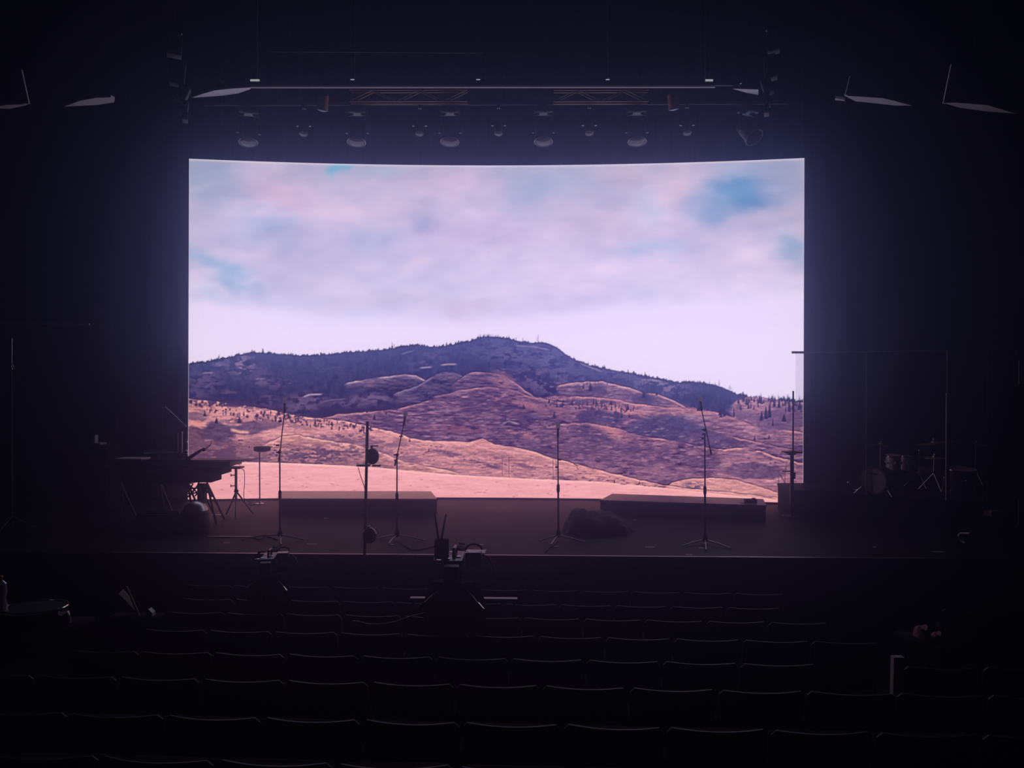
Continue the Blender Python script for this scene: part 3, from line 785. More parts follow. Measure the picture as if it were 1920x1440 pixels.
def cable(name, pts, r, label, m='rubber', cat='cable'):
    p = [V(q) for q in pts]; out = []
    for i in range(len(p) - 1):
        p0 = p[max(0, i - 1)]; p1 = p[i]; p2 = p[i + 1]; p3 = p[min(len(p) - 1, i + 2)]
        for k in range(6):
            u = k / 6
            out.append(.5 * ((2 * p1) + (p2 - p0) * u + (2 * p0 - 5 * p1 + 4 * p2 - p3) * u * u + (3 * p1 - p0 - 3 * p2 + p3) * u ** 3))
    out.append(p[-1])
    return tag(MB(p[0]).tube(out, r, 6).build(name, m), label, cat)
s, tip, dn = mic_stand((525, 1012), [(478, 1008), (571, 1014), (527, 1023)], 1000, (524.5, 842), ((523, 866), (533.5, 770)),
                       'tall black microphone stand on the stage left of the tall pole, its boom upright', knobs=((524, 848), (520.5, 835), (525, 790)))
microphone(tip, dn, 'silver-topped microphone on the leftmost stand, above the dark hill edge')
s, tip, dn = mic_stand((744, 1012), [(712, 1011), (797, 1015), (729, 1021)], 1000, (744.5, 852), ((740.5, 873), (757.5, 794)),
                       'black microphone stand right of the tall pole with its boom tilted to the right', knobs=((744.5, 853), (742, 863), (752, 818)))
microphone(tip, dn, 'silver-topped microphone tilted right, just right of the tall pole')
s, tip, dn = mic_stand((1047, 1013), [(1012, 1016), (1098, 1019), (1033, 1023)], 1001, (1046, 815), None,
                       'straight black microphone stand at centre stage without a boom', knobs=((1047, 862), (1049, 862), (1044, 876)))
microphone(tip, dn, 'silver-topped microphone upright on the straight centre stand')
s, tip, dn = mic_stand((1322, 1019), [(1278, 1026), (1371, 1030), (1324, 1033)], 1009, (1321.5, 813), ((1334, 853), (1315, 766)),
                       'tallest black microphone stand, at the right, with a boom crossing its pole', knobs=((1322, 806), (1320, 814), (1318, 822)))
microphone(tip, dn, 'silver-topped microphone highest of the four, at the right')
cable('cable', [G(1046, 1016, .01), G(1036, 1024, .008), G(1028, 1029, .008), G(1022, 1036, .008)], .007,
      'black cable curling from the centre microphone stand to the stage edge')
cable('cable', [G(520, 1012, .008), G(500, 1006, .008), G(487, 1011, .008), G(470, 1007, .008), G(455, 1013, .008)], .007,
      'black cable trailing left from the foot of the leftmost microphone stand')
cable('cable', [G(752, 1018, .008), G(762, 1026, .008), G(774, 1031, .008), G(790, 1030, .008), G(815, 1024, .008)], .007,
      'black cable running right from the microphone stand beside the tall pole')

# tall pole with two round camera pods, standing on the hall floor just before the stage
D = 9.2
tp = P(689, 790, D); bt = P(683.5, 1045, D); zf = FZ0
bt2 = bt + (bt - tp) * ((bt.z - zf) / (tp.z - bt.z)); bt2.z = zf
pr = thing('camera_pole', bt2, 'tall thick black pole before the stage carrying a round pod and tray', 'pole')
MB(bt2).cyl(bt2, tp, .0175, n=14).build('pole', 'black', pr)
MB(bt2).lathe(bt2, (0, 0, 1), [(.12, 0), (.12, .015), (.05, .03), (.02, .08)], 24).build('base_plate', 'black', pr)
c = P(698, 855.5, D - .02)
MB(bt2).ball(c, .088, (.95, .8, 1.12)).build('camera_pod', 'satin', pr)
MB(bt2).box(P(702, 836, D - .02), (.09, .05, .012)).cyl(P(697, 836, D - .02), P(697, 842, D - .02), .012).build('pod_bracket', 'black', pr)
MB(bt2).box(P(682, 872.5, D - .02), (.15, .12, .02), bev=.004).box(P(706, 873, D), (.10, .05, .018)).build('tray', 'black', pr)
c = P(693, 1004, D - .02)
MB(bt2).ball(c, .088, (1, .8, 1.1)).build('camera_pod', 'gloss', pr)
MB(bt2).cyl(P(688, 988, D - .1), P(694, 988, D - .1), .012).build('pod_clamp', 'chrome', pr)
cable('cable', [P(671.5, 876, D - .02), P(676, 892, D - .02), P(681, 906, D - .02), P(685, 920, D - .02)], .0045,
      'thin cable hanging from the tray of the tall black pole')

# pad on a thin stand, tripod with a tray
b = G(487, 945); D = b.y
t = thing('percussion_pad_stand', b, 'thin black stand topped by a round dark pad, left of the microphone stands', 'stand')
MB(b).lathe(b, (0, 0, 1), [(.075, 0), (.075, .012), (.03, .02), (.012, .05)], 24).build('base_plate', 'steel', t)
MB(b).cyl(b, P(486.5, 848, D), .011, n=10).build('pole', 'satin', t)
q = P(491.5, 847, D)
MB(b).lathe(q, (0, 0, 1), [(.08, 0), (.14, .02), (.145, .07), (.135, .088), (.05, .092)], 24).build('pad', 'rubber', t)
b = G(443, 964); D = b.y
t = thing('tripod_stand', b, 'black tripod stand with a small flat tray, right of the keyboard rig', 'stand')
hub = P(443, 921, D)
MB(b).cyl(P(442.5, 935, D), P(442.5, 879, D), .021, n=12).build('pole', 'satin', t)
MB(b).ball(hub, .035).build('base_hub', 'rubber', t)
for fx, fy in ((424, 967), (475, 965), (442, 974)):
    f = G(fx, fy); f.z = .014
    MB(b).tube([hub, hub.lerp(f, .5), f], .013).build('leg', 'satin', t)
for ky in (891, 911):
    MB(b).cyl(P(433, ky, D), P(443, ky, D), .008).cyl(P(433, ky - 2.4, D), P(433, ky + 2.4, D), .008).build('knob', 'rubber', t)
MB(b).box(P(440, 876.5, D), (.25, .2, .03), bev=.006).build('tray', 'satin', t)
MB(b).box(P(444, 870, D), (.11, .12, .006)).cyl(P(438, 874, D), P(438, 870, D), .004).cyl(P(450, 874, D), P(450, 870, D), .004).build('raised_plate', 'satin', t)
cable('cable', [P(453, 879, D), P(458, 884, D), P(458.5, 905, D), P(457, 930, D), P(460, 938, D + .05)], .005,
      'thin cable dangling from the tray of the black tripod stand')
cable('cable', [G(455, 942, .01), G(463, 936, .06), G(470, 944, .01), G(476, 938, .05), G(484, 943, .01), G(470, 947, .01), G(462, 944, .02)], .006,
      'loose coil of cable on the stage beneath the left edge of the screen')

# stand with a tray in front of the screen's right edge
b = G(1485, 968.5); D = b.y
t = thing('tray_stand', b, 'black post with a small tray in front of the right edge of the screen', 'stand')
MB(b).cyl(b, P(1485, 852, D), .030, n=14).build('post', 'satin', t)
MB(b).lathe(b, (0, 0, 1), [(.16, 0), (.16, .012), (.05, .02), (.03, .04)], 24).build('base_plate', 'black', t)
MB(b).cyl(P(1487, 850, D), P(1487.3, 733, D), .013, n=10).build('upper_pole', 'satin', t)
MB(b).box(P(1485, 847.5, D), (.27, .22, .028), bev=.006).prism([P(1478, 853, D), P(1492, 853, D), P(1492, 850, D), P(1478, 850, D)], (0, .1, 0)).build('tray', 'satin', t)
MB(b).cyl(P(1467, 883.5, D - .02), P(1485, 883.5, D - .02), .009).build('side_arm', 'satin', t)
MB(b).cyl(P(1490, 886, D - .02), P(1490, 898, D - .02), .014).build('knob', 'rubber', t)
q = P(1486, 845.3, D)
tag(MB(q).box(q + V((0, 0, .003)), (.10, .07, .012), .2).build('phone', 'plastic'), 'small pale handset lying on the tray of the right-hand post', 'phone')

# ---------------------------------------------------------------- keyboard rig, left
KD = 11.4
b = G(320, 985); b.y = KD; b.z = 0
t = thing('keyboard_rig', b, 'long black stepped keyboard rig on lattice legs left of the screen', 'keyboard')
def kb(x0, x1, y0, y1, dep, name, m, off=0.0, bev=.006):
    a = P(x0, y0, KD + off); c = P(x1, y1, KD + off)
    MB(b).box(((a.x + c.x) / 2, KD + off + dep / 2, (a.z + c.z) / 2), (c.x - a.x, dep, a.z - c.z), bev=bev).build(name, m, t)
kb(205, 431, 864.5, 875, .5, 'top_section', 'black'); kb(200, 413, 875.4, 891, .45, 'middle_section', 'matblack')
kb(232, 396, 891.4, 905, .4, 'lower_section', 'matblack'); kb(225, 472, 861.8, 864.2, .3, 'lid', 'satin', .05, .002)
kb(262, 352, 907, 909.5, .3, 'shelf', 'greystrip', .05, .002)
for x0, x1 in ((352, 356), (372, 382), (388, 398), (226, 224), (300, 300)):
    for dy in (.05, .38):
        a = P(x0, 905, KD + dy); c = G(x1, 984); c = V((c.x, KD + dy, .0))
        MB(b).cyl(a, c, .016, n=8).build('leg', 'satin', t)
for a, c in (((354, 908), (372, 926)), ((372, 908), (356, 930)), ((376, 906), (394, 928)), ((362, 907), (352, 922)), ((366, 930), (384, 908)), ((356, 916), (392, 914)), ((384, 908), (398, 932)), ((352, 932), (368, 914)), ((391, 908), (378, 930)), ((352, 925), (392, 923))):
    MB(b).cyl(P(*a, KD + .2), P(*c, KD + .2), .011, n=8).build('brace', 'satin', t)
MB(b).box(P(379, 925, KD + .25), (.11, .1, .30)).build('power_unit', 'black', t)
def box_px(name, x0, x1, y0, y1, D, dep, m, label, cat, rz=0.0, bev=.004):
    a = P(x0, y0, D); c = P(x1, y1, D); o = V(((a.x + c.x) / 2, D + dep / 2, c.z))
    return tag(MB(o).box((o.x, o.y, (a.z + c.z) / 2), (c.x - a.x, dep, a.z - c.z), rz, bev=bev).build(name, m), label, cat)
box_px('tray', 214, 265, 860.0, 864.3, KD + .02, .28, 'pale', 'pale flat tray lying on the left end of the keyboard rig', 'tray', bev=.003)
zt = P(300, 861.8, KD).z
# open laptop on the rig
o = P(312, 861.8, KD + .25)
t = thing('music_desk', o, 'reddish-brown slanted music desk standing on the keyboard rig', 'music stand')
q = [P(290, 823, KD + .2), P(333, 812, KD + .2), P(333, 846, KD + .2), P(290, 835, KD + .2)]
MB(o).prism(q, (0, .02, 0)).build('desk_panel', 'wood', t, smooth=False)
q = [P(335, 811, KD + .2), P(341, 809, KD + .2), P(341, 848, KD + .2), P(335, 847, KD + .2)]
MB(o).prism(q, (0, .03, 0)).build('side_post', 'greystrip', t, smooth=False)
MB(o).cyl(P(270, 849.5, KD + .22), P(340, 849, KD + .22), .012, n=8).build('crossbar', 'greystrip', t)
MB(o).cyl(P(305, 862, KD + .22), P(305, 849, KD + .22), .012, n=8).cyl(P(338, 862, KD + .22), P(338, 845, KD + .22), .012, n=8).build('upright', 'satin', t)
o = P(352, 861.8, KD + .1)
t = thing('gooseneck_tablet_holder', o, 'dark slanted tablet holder with a curved gooseneck at the right end of the keyboard rig', 'holder')
MB(o).prism([P(345, 862, KD + .1), P(349, 858, KD + .1), P(376, 842, KD + .1), (P(379, 845, KD + .1)), P(362, 857, KD + .1), P(353, 862, KD + .1)], (0, .05, 0)).build('panel', 'satin', t, smooth=False)
MB(o).ball(P(382, 843, KD + .12), .028).build('joint', 'rubber', t)
MB(o).tube([P(382, 843, KD + .12), P(390, 839, KD + .12), P(395, 833, KD + .12), P(397, 826, KD + .12)], .006).build('gooseneck', 'satin', t)
o = P(350, 861.8, KD + .3)
t = thing('boom_microphone_stand', o, 'short boom arm slanting up to the left above the keyboard rig', 'microphone stand')
MB(o).cyl(P(350, 861.8, KD + .3), P(349, 808, KD + .3), .012).build('pole', 'satin', t)
MB(o).cyl(P(349, 800, KD + .3), P(310, 763, KD + .3), .009).build('boom_arm', 'steel', t)
MB(o).ball(P(349, 805, KD + .3), .028).build('boom_clamp', 'rubber', t)
MB(o).ball(P(350, 829, KD + .3), .02).cyl(P(348, 844, KD + .28), P(352, 850, KD + .28), .018).build('knob', 'chrome', t)
box_px('indicator_box', 261, 268, 905.5, 899, KD + .1, .05, 'redthing', 'small red box under the left part of the keyboard rig', 'box') if False else None
o = P(262, 906.8, KD + .08)
tag(MB(o).box(o + V((0, .03, .022)), (.045, .05, .044), bev=.004).build('red_box', 'redthing'), 'small red box on the shelf under the keyboard rig', 'box')
# domed stool
b = G(371, 1003); D = b.y + .2; b = V((P(366, 1000, D).x, D, 0))
t = thing('domed_stool', b, 'round black stool-like drum with a shiny grey dome on top, beneath the keyboard rig', 'stool')
hz = P(366, 960, D - .15).z
MB(b).lathe(b, (0, 0, 1), [(.17, 0), (.2, .02), (.2, hz - .04), (.18, hz - .005)], 32).build('drum_body', 'black', t)
MB(b).lathe(b + V((0, 0, hz - .005)), (0, 0, 1), [(.165, 0), (.168, .006), (.155, .04), (.13, .08), (.09, .11), (.04, .128), (.01, .132)], 32).build('dome', 'steel', t)
# monitor wedge
def wedge(px, py, w, label, rz=0.0):
    c = G(px, py)
    t = thing('monitor_wedge', c, label, 'stage monitor', None, rz)
    R = Matrix.Rotation(0, 3, 'Z')
    prof = [(-.22, 0), (.2, 0), (.2, .1), (.02, .3), (-.22, .22)]
    vs = [(sx * w / 2, -y, z) for sx in (-1, 1) for y, z in prof]
    n = 5
    MB().raw(vs, [tuple(range(n)), tuple(range(2 * n - 1, n - 1, -1))] + [(i, (i + 1) % n, n + (i + 1) % n, n + i) for i in range(n)]).build('cabinet', 'matblack', t, smooth=False)
    MB().box((0, .12, .27), (w * .85, .17, .012), M=Matrix.Rotation(.33, 3, 'X')).build('handle_plate', 'satin', t)
    return t
wedge(298, 998, .5, 'low black monitor wedge on the stage left of the domed stool', math.pi)
# black cloth heaped over something
c = G(1122, 998)
nx, ny = 48, 24; vs = []; fs = []
def hump(u, v):
    prof = np.interp(u, [-1, -.9, -.72, -.45, -.1, .2, .45, .7, .9, 1], [0, .45, .96, 1.0, .93, .86, .8, .56, .3, 0])
    w = math.sqrt(max(0, 1 - v * v)) ** .7
    fold = .07 * math.sin(9 * u + 4 * v) + .05 * math.sin(17 * u - 7 * v + 1) + .04 * math.sin(5 * u + 11 * v)
    ridge = .12 * math.exp(-((v + .25 - .5 * u) / .16) ** 2) * (u > -.3)
    return max(0, prof * w * (1 + fold) + ridge * w * (1 - abs(u)))
for j in range(ny + 1):
    for i in range(nx + 1):
        u = -1 + 2 * i / nx; v = -1 + 2 * j / ny
        edge = 1 + .06 * math.sin(7 * u + 3 * v)
        vs.append((c.x + u * .50 * edge * (1 - .12 * v * v), c.y + .05 + v * .33 * edge * math.sqrt(max(.02, 1 - .7 * u * u)), .30 * hump(u, v) + .004))
for j in range(ny):
    for i in range(nx):
        a = j * (nx + 1) + i; fs.append((a, a + 1, a + nx + 2, a + nx + 1))
nb = len(vs)
vs += [(x, y, 0) for (x, y, z) in vs[:nb]]
for j in range(ny):
    for i in range(nx):
        a = nb + j * (nx + 1) + i; fs.append((a + nx + 1, a + nx + 2, a + 1, a))
ring = [i for i in range(nx + 1)] + [j * (nx + 1) + nx for j in range(1, ny + 1)] + [ny * (nx + 1) + i for i in range(nx - 1, -1, -1)] + [j * (nx + 1) for j in range(ny - 1, 0, -1)]
for k in range(len(ring)):
    a, b2 = ring[k], ring[(k + 1) % len(ring)]; fs.append((a, b2, b2 + nb, a + nb))
tag(MB((c.x, c.y, 0)).raw(vs, fs).build('cloth_heap', 'cloth'), 'lumpy black cloth heap on the stage right of the centre microphone stand', 'cloth')

# small things lying on the stage
def flat(px, py, w, d, label, m='tape', name='floor_tape', cat='tape', grp='spike tape marks on the stage floor', rz=0.0, h=.003):
    c = G(px, py); return tag(MB(c).box(c + V((0, 0, h / 2)), (w, d, h), rz).build(name, m), label, cat, grp)
for px, py, w, lab in [(584, 1020.5, .13, 'pale tape strip on the stage between the left microphone stand and the tall pole'),
                       (552, 962, .05, 'tiny pale tape mark just before the left platform'),
                       (610, 971.5, .05, 'short pale tape mark on the stage before the left platform, left of the tall pole'),
                       (425, 1018, .08, 'short pale tape mark near the stage edge, left of the left microphone stand'),
                       (1043, 1024.5, .07, 'short pale tape mark at the foot of the centre microphone stand'),
                       (1219, 1026, .12, 'pale tape strip near the stage edge, right of the black cloth heap'),
                       (1189, 975, .05, 'tiny pale tape mark just behind the black cloth heap'),
                       (1315, 1027.5, .07, 'bright tape mark at the foot of the tallest microphone stand'),
                       (1640, 1026, .05, 'faint tape mark near the right end of the stage edge'),
                       (1292, 1040, .08, 'faint tape mark at the stage edge below the tallest microphone stand'),
                       (735, 1021, .05, 'pale tape mark under the microphone stand beside the tall pole'),
                       (1760, 1035, .14, 'faint tape strip near the far right of the stage edge')]:
    flat(px, py, w, .035, lab)
flat(408, 965.5, .17, .06, 'white crumpled sheet on the stage under the black tripod', 'paper', 'paper_sheet', 'paper', None, .15, .004)
flat(432, 1007.3, .62, .02, 'long thin bright metal strip lying on the stage left of the microphone stands', 'nosing', 'metal_strip', 'strip', None, 0, .012)
c = G(887, 1035); tag(MB(c).prism([G(867, 1038), G(909, 1038), G(912, 1031), G(873, 1031)], (0, 0, .006)).build('paper_sheet', 'paper', smooth=False),
    'pale sheets of paper at the stage edge above the larger video camera', 'paper')
flat(898, 1021.3, .12, .03, 'narrow pale paper strip just behind the sheets at the stage edge', 'paper', 'paper_sheet', 'paper', None, 0, .003)
b = G(1407, 942, .24); 
t = thing('effects_box', b, 'small dark device with a light switch on the right low platform', 'device')
MB(b).box(b + V((0, 0, .03)), (.19, .1, .055), bev=.006).build('housing', 'black', t)
MB(b).box(b + V((.045, -.02, .065)), (.05, .04, .02)).build('switch', 'pale', t)
c = G(1392, 942.5, .24); tag(MB(c).box(c + V((0, 0, .004)), (.07, .05, .006)).build('plate', 'paper'), 'tiny pale plate beside the small device on the right platform', 'plate')

# ---------------------------------------------------------------- drum kit behind acrylic, right
def on_edge(t_, z, inset=0.04):        # point along the platform front, 0..1 = A..B, 1..2 = B..C
    a, c_, u = (pa, pb_, t_) if t_ <= 1 else (pb_, pc_, t_ - 1)
    p = a.lerp(c_, u); return V((p.x, p.y + inset, z))
def t_at(px):
    best = min((abs(project(on_edge(i / 400, 1.2))[0] - px), i / 400) for i in range(801)); return best[1]
seams = [1491, 1624, 1775, 1851, 1905]
H0, H1 = .4, 2.62
b = on_edge(t_at(1491), .4)
sh = thing('drum_shield', b, 'clear acrylic panel screen standing on the drum platform', 'drum shield')
for i in range(4):
    p, q = on_edge(t_at(seams[i]), H0), on_edge(t_at(seams[i + 1]), H0)
    d = (q - p).normalized(); p = p + d * .006; q = q - d * .006; n = V((-d.y, d.x, 0)) * .006
    MB(b).prism([p, q, q + n, p + n], (0, 0, H1 - H0)).build('clear_panel', 'acrylic', sh, smooth=False)
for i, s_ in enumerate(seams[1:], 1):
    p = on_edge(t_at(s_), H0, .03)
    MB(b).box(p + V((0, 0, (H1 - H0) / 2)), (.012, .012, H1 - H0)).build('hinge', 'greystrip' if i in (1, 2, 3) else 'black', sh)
p = on_edge(t_at(1773.5), H0, .0)
hz = P(1773, 737, p.y).z
MB(b).box((p.x, p.y, (H0 + hz) / 2), (.045, .03, hz - H0)).build('post', 'greystrip', sh, smooth=False)
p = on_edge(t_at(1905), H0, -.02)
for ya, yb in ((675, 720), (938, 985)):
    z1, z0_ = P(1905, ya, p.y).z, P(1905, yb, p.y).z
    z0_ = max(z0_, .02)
    MB(b).box((p.x, p.y - .03, (z1 + z0_) / 2), (.042, .02, z1 - z0_)).build('reflection_strip', 'greystrip', sh, smooth=False)  # pale strips painted in where the dark post reflects light
p = on_edge(t_at(1491), H1); q = on_edge(t_at(1905), H1)
MB(b).box(p + V((.04, 0, .01)), (.2, .03, .035)).build('top_clip', 'black', sh)
for i in range(4):
    a_, c_ = on_edge(t_at(seams[i]), H1), on_edge(t_at(seams[i + 1]), H1)
    MB(b).cyl(a_, c_, .006, n=6).build('top_rail', 'greystrip', sh)

KZ = .4
kd = G(1650, 925, KZ)
kit_y = 12.35
def kp(px, py, D=kit_y): return P(px, py, D)
o = kp(1650, 905); ax = V((-.72, -.69, 0)).normalized()
fc = kp(1638, 906, 12.0)                       # centre of the bass drum's front head
R = .195
o = V((fc.x, fc.y, KZ))
bd = thing('bass_drum', o, 'large bass drum with a dusky pink front head, lowest in the drum kit', 'drum', None)
fc.z = KZ + R + .026
MB(o).lathe(fc, -ax, [(R, .02), (R, .36)], 40).build('shell', 'drumblack', bd)
MB(o).lathe(fc, -ax, [(R * .96, -.012), (R * .96, .02)], 40).build('front_head', 'drumhead', bd)
hp = MB(o)
rr = [fc + ax * .0 + (V((-ax.y, ax.x, 0)) * math.cos(a) + V((0, 0, 1)) * math.sin(a)) * (R + .008) for a in [2 * math.pi * k / 40 for k in range(41)]]
hp.tube(rr, .013, 8).build('hoop', 'wood', bd)
sx = V((-ax.y, ax.x, 0)); sx = sx if sx.x > 0 else -sx
lg = MB(o)
lt = [(-.09, 0), (-.08, .035), (-.065, .0), (-.05, .02), (-.04, .0), (-.025, .02), (-.012, .0), (0, .02), (.015, .0), (.03, .02), (.045, .0), (.06, .022), (.08, .005)]
lg.tube([fc + ax * .016 + sx * (a * .75) + V((0, 0, .10 + c_ * .8)) for a, c_ in lt], .006, 6).build('wordmark', 'hole', bd)
for s_ in (-1, 1):
    MB(o).cyl(fc + sx * (s_ * R * .8) - ax * .05 + V((0, 0, -.07)), V((fc.x, fc.y, KZ)) + sx * (s_ * (R + .09)) + ax * .03, .009).build('spur', 'chrome', bd)
pc = fc + sx * (-.285) - ax * .02 + V((0, 0, -.075))
o2 = V((pc.x - .06, pc.y - .03, KZ))
ht = thing('small_drum', o2, 'small dark round drum with a bright chrome hoop before the bass drum', 'drum')
MB(o2).lathe(pc, -ax, [(.098, 0), (.098, .09)], 28).build('shell', 'drumblack', ht)
MB(o2).tube([pc + (sx * math.cos(a) + V((0, 0, 1)) * math.sin(a)) * .100 for a in [2 * math.pi * k / 28 for k in range(29)]], .008, 8).build('hoop', 'chrome', ht)
MB(o2).cyl(pc + V((0, 0, -.09)) - ax * .05, V((pc.x, pc.y, KZ)) - ax * .05, .012).build('foot', 'chrome', ht)
MB(o2).ball(pc + sx * -.118, .018).build('lug', 'chrome', ht)

def drum(px, ytop, ybot, wpx, D, label, m='silver_drum', stand=True, tilt=0.0, name='tom_drum', legs=0):
    a, c_ = P(px, ytop, D), P(px, ybot, D); r = wpx / 2 * D / FPX; h = a.z - c_.z
    o = V((c_.x, D, KZ))
    t = thing(name, o, label, 'drum')
    axd = V((tilt, -.10, 1)).normalized()
    MB(o).lathe(c_, axd, [(r * .97, .012), (r * .97, h - .012)], 32).build('shell', m, t)
    for hh in (0.006, h - .006):
        MB(o).lathe(c_ + axd * (hh - .008), axd, [(r * 1.02, 0), (r * 1.02, .016)], 32).build('hoop', 'chrome', t)
    MB(o).lathe(c_ + axd * (h - .002), axd, [(r * .96, 0), (r * .96, .006)], 32).build('drum_head', 'drumhead', t)
    for k in range(6):
        g = 2 * math.pi * k / 6 + .35
        p = c_ + V((math.cos(g), math.sin(g), 0)) * (r + .006) + axd * (h * .5)
        MB(o).ball(p, .016, (1, 1, 1.4), 10, 6).build('lug', 'chrome', t)
    if legs:
        for k in range(3):
            g = 2 * math.pi * k / 3 + .9
            p = c_ + V((math.cos(g), math.sin(g), 0)) * (r + .01)
            MB(o).cyl(p + V((0, 0, h * .5)), V((p.x + .03 * math.cos(g), p.y + .03 * math.sin(g), KZ)), .008).build('leg', 'chrome', t)
    else:
        MB(o).cyl(c_ + V((0, .0, .02)), V((c_.x, c_.y + .0, KZ)), .014).build('mount_post', 'satin', t)
        MB(o).lathe(V((c_.x, c_.y, KZ)), (0, 0, 1), [(.12, 0), (.10, .01), (.02, .02)], 16).build('mount_foot', 'satin', t)
    return t
drum(1675, 853, 881, 26, kit_y + .62, 'bright silver rack tom above the bass drum', tilt=-.05)
drum(1697, 854, 881, 22, kit_y + .78, 'dimmer silver rack tom right behind the bright one', 'silver_drum', tilt=.05)
drum(1800, 878, 918, 52, kit_y + .15, 'large dark floor tom right of the pale shield post', 'drumblack', legs=1, name='floor_tom')
drum(1735, 879, 889, 34, kit_y + 1.0, 'flat snare drum between the rack toms and the pale shield post', 'drumblack', name='snare_drum')

def cymbal(px, py, wpx, D, label, tilt=(.12, -.3), arm=None, h=.03):
    c_ = P(px, py, D); r = wpx / 2 * D / FPX
    o = V((P(arm[0], py, D).x if arm else c_.x, D + .02, KZ))
    t = thing('cymbal_stand', o, 'slim chrome stand carrying ' + label, 'cymbal stand')
    top = c_ - V((0, 0, .01))
    if arm:
        j = P(arm[0], arm[1], D); MB(o).cyl(V((o.x, D + .02, KZ + .2)), j, .011).build('pole', 'chrome', t)
        MB(o).cyl(j, top, .007).build('boom_arm', 'chrome', t); MB(o).ball(j, .022).build('joint', 'chrome', t)
    else:
        MB(o).cyl(V((o.x, D + .02, KZ + .2)), top, .011).build('pole', 'chrome', t)
    for k in range(3):
        g = 2 * math.pi * k / 3 + .6
        MB(o).cyl(V((o.x, D + .02, KZ + .28)), V((o.x + .22 * math.cos(g), D + .02 + .2 * math.sin(g), KZ + .01)), .008).build('leg', 'chrome', t)
    n = V((tilt[0], tilt[1], 1)).normalized()
    cy = thing('cymbal', c_, label, 'cymbal', 'cymbals of the drum kit')
    MB(c_).lathe(c_, n, [(r, 0), (r * .99, .002), (r * .5, .012), (r * .2, .020), (r * .17, .035), (r * .08, .046), (.008, .048)], 40).build('bow', 'cymbal', cy)
    MB(c_).lathe(c_ + n * .047, n, [(.014, 0), (.014, .02), (.006, .03)], 12).build('wing_nut', 'chrome', cy)
cymbal(1752, 831, 64, kit_y + .55, 'tilted bronze cymbal above the pale shield post', (-.14, .07), (1724, 845))
cymbal(1651, 835, 34, kit_y + .9, 'small dim cymbal at the upper left of the drum kit', (.1, -.05))
cymbal(1830, 834, 60, kit_y + .9, 'dim cymbal at the upper right of the drum kit', (.08, -.03))
cymbal(1752, 859, 36, kit_y + .2, 'pair of dim hi-hat cymbals below the bronze one', (0, -.04))
q = P(1687, 883, kit_y + .3); o = V((q.x, q.y, KZ))
t = thing('drum_throne', V((q.x + .1, kit_y + 1.15, KZ)), 'round dark red drum seat seen between the toms and the bass drum', 'stool')
qq = V((q.x + .1, kit_y + 1.15, P(1687, 884, kit_y + 1.15).z)); oo = V((qq.x, qq.y, KZ))
MB(oo).lathe(qq, (0, 0, 1), [(.13, 0), (.14, .02), (.14, .05), (.12, .07)], 24).build('seat', 'redthing', t)
MB(oo).cyl(V((qq.x, qq.y, KZ + .12)), qq, .014).build('pole', 'chrome', t)
for k in range(3):
    g = 2 * math.pi * k / 3; MB(oo).cyl(V((qq.x, qq.y, KZ + .2)), V((qq.x + .2 * math.cos(g), qq.y + .2 * math.sin(g), KZ + .01)), .009).build('leg', 'chrome', t)
q = P(1526, 881, 13.84)
tag(MB(q).box(q, (.075, .04, .085), bev=.012).build('wall_tag', 'pale'), 'small pale box on the drape just right of the screen edge', 'box')
# far right of the stage
cable('cable', [G(1809, 1018, .01), G(1800, 1012, .04), G(1797, 1006, .10), G(1801, 1000, .14), G(1812, 1000, .2), G(1818, 1000, .27)], .011,
      'thick pale cable end curling up from the stage far right', 'greystrip')
c = G(1876, 1003); t = thing('small_case', c, 'small black case with a reddish-brown top on the stage at the far right', 'case')
MB(c).box(c + V((0, .1, .125)), (.24, .18, .25), bev=.01).build('body', 'matblack', t)
MB(c).box(c + V((0, .1, .285)), (.25, .19, .07), bev=.01).build('lid', 'wood', t)
MB(c).box(c + V((-.04, .06, .325)), (.12, .04, .01)).build('lid_strip', 'greystrip', t)

# far left of the stage
b = G(22, 995); t = thing('tall_stand', b, 'thin tall stand at the far left of the stage', 'stand')
D = b.y
MB(b).cyl(b, P(21.5, 690, D), .012).build('pole', 'satin', t)
MB(b).cyl(P(21.5, 690, D), P(22, 634, D), .008).build('upper_pole', 'steel', t)
MB(b).ball(P(22, 692, D - .02), .016).cyl(P(22, 682, D), P(27, 690, D), .006).build('clutch', 'chrome', t)
for k in range(3):
    g = 2 * math.pi * k / 3 + .5; MB(b).cyl(V((b.x, b.y, .2)), V((b.x + .3 * math.cos(g), b.y + .3 * math.sin(g), .012)), .01).build('leg', 'satin', t)
p = P(168, 608, 12.2); o = V((XL, 12.2, p.z))
tag(MB(o).tube([(XL + .0, 12.2, P(-60, 604, 12.2).z), P(0, 606, 12.2), P(60, 608, 12.2), p], .014, 8).build('wall_rail', 'greystrip'),
    'thin pale rail reaching in from the left wall above the tall stand', 'rail')
b = G(170, 880) if False else V((P(175, 845, 12.6).x, 12.6, 0))
t = thing('equipment_rack', b, 'dim dark equipment rack at the left behind the keyboard rig', 'rack')
zt_ = P(175, 835, 12.6).z
MB(b).box((b.x, 12.75, zt_ / 2), (.55, .5, zt_), bev=.01).build('case', 'matblack', t)
MB(b).box((b.x + .02, 12.72, zt_ + .02), (.16, .2, .03)).build('top_unit', 'greystrip', t)
MB(b).box((b.x - .05, 12.75, zt_ + .09), (.04, .1, .14)).build('knob_panel', 'greystrip', t)

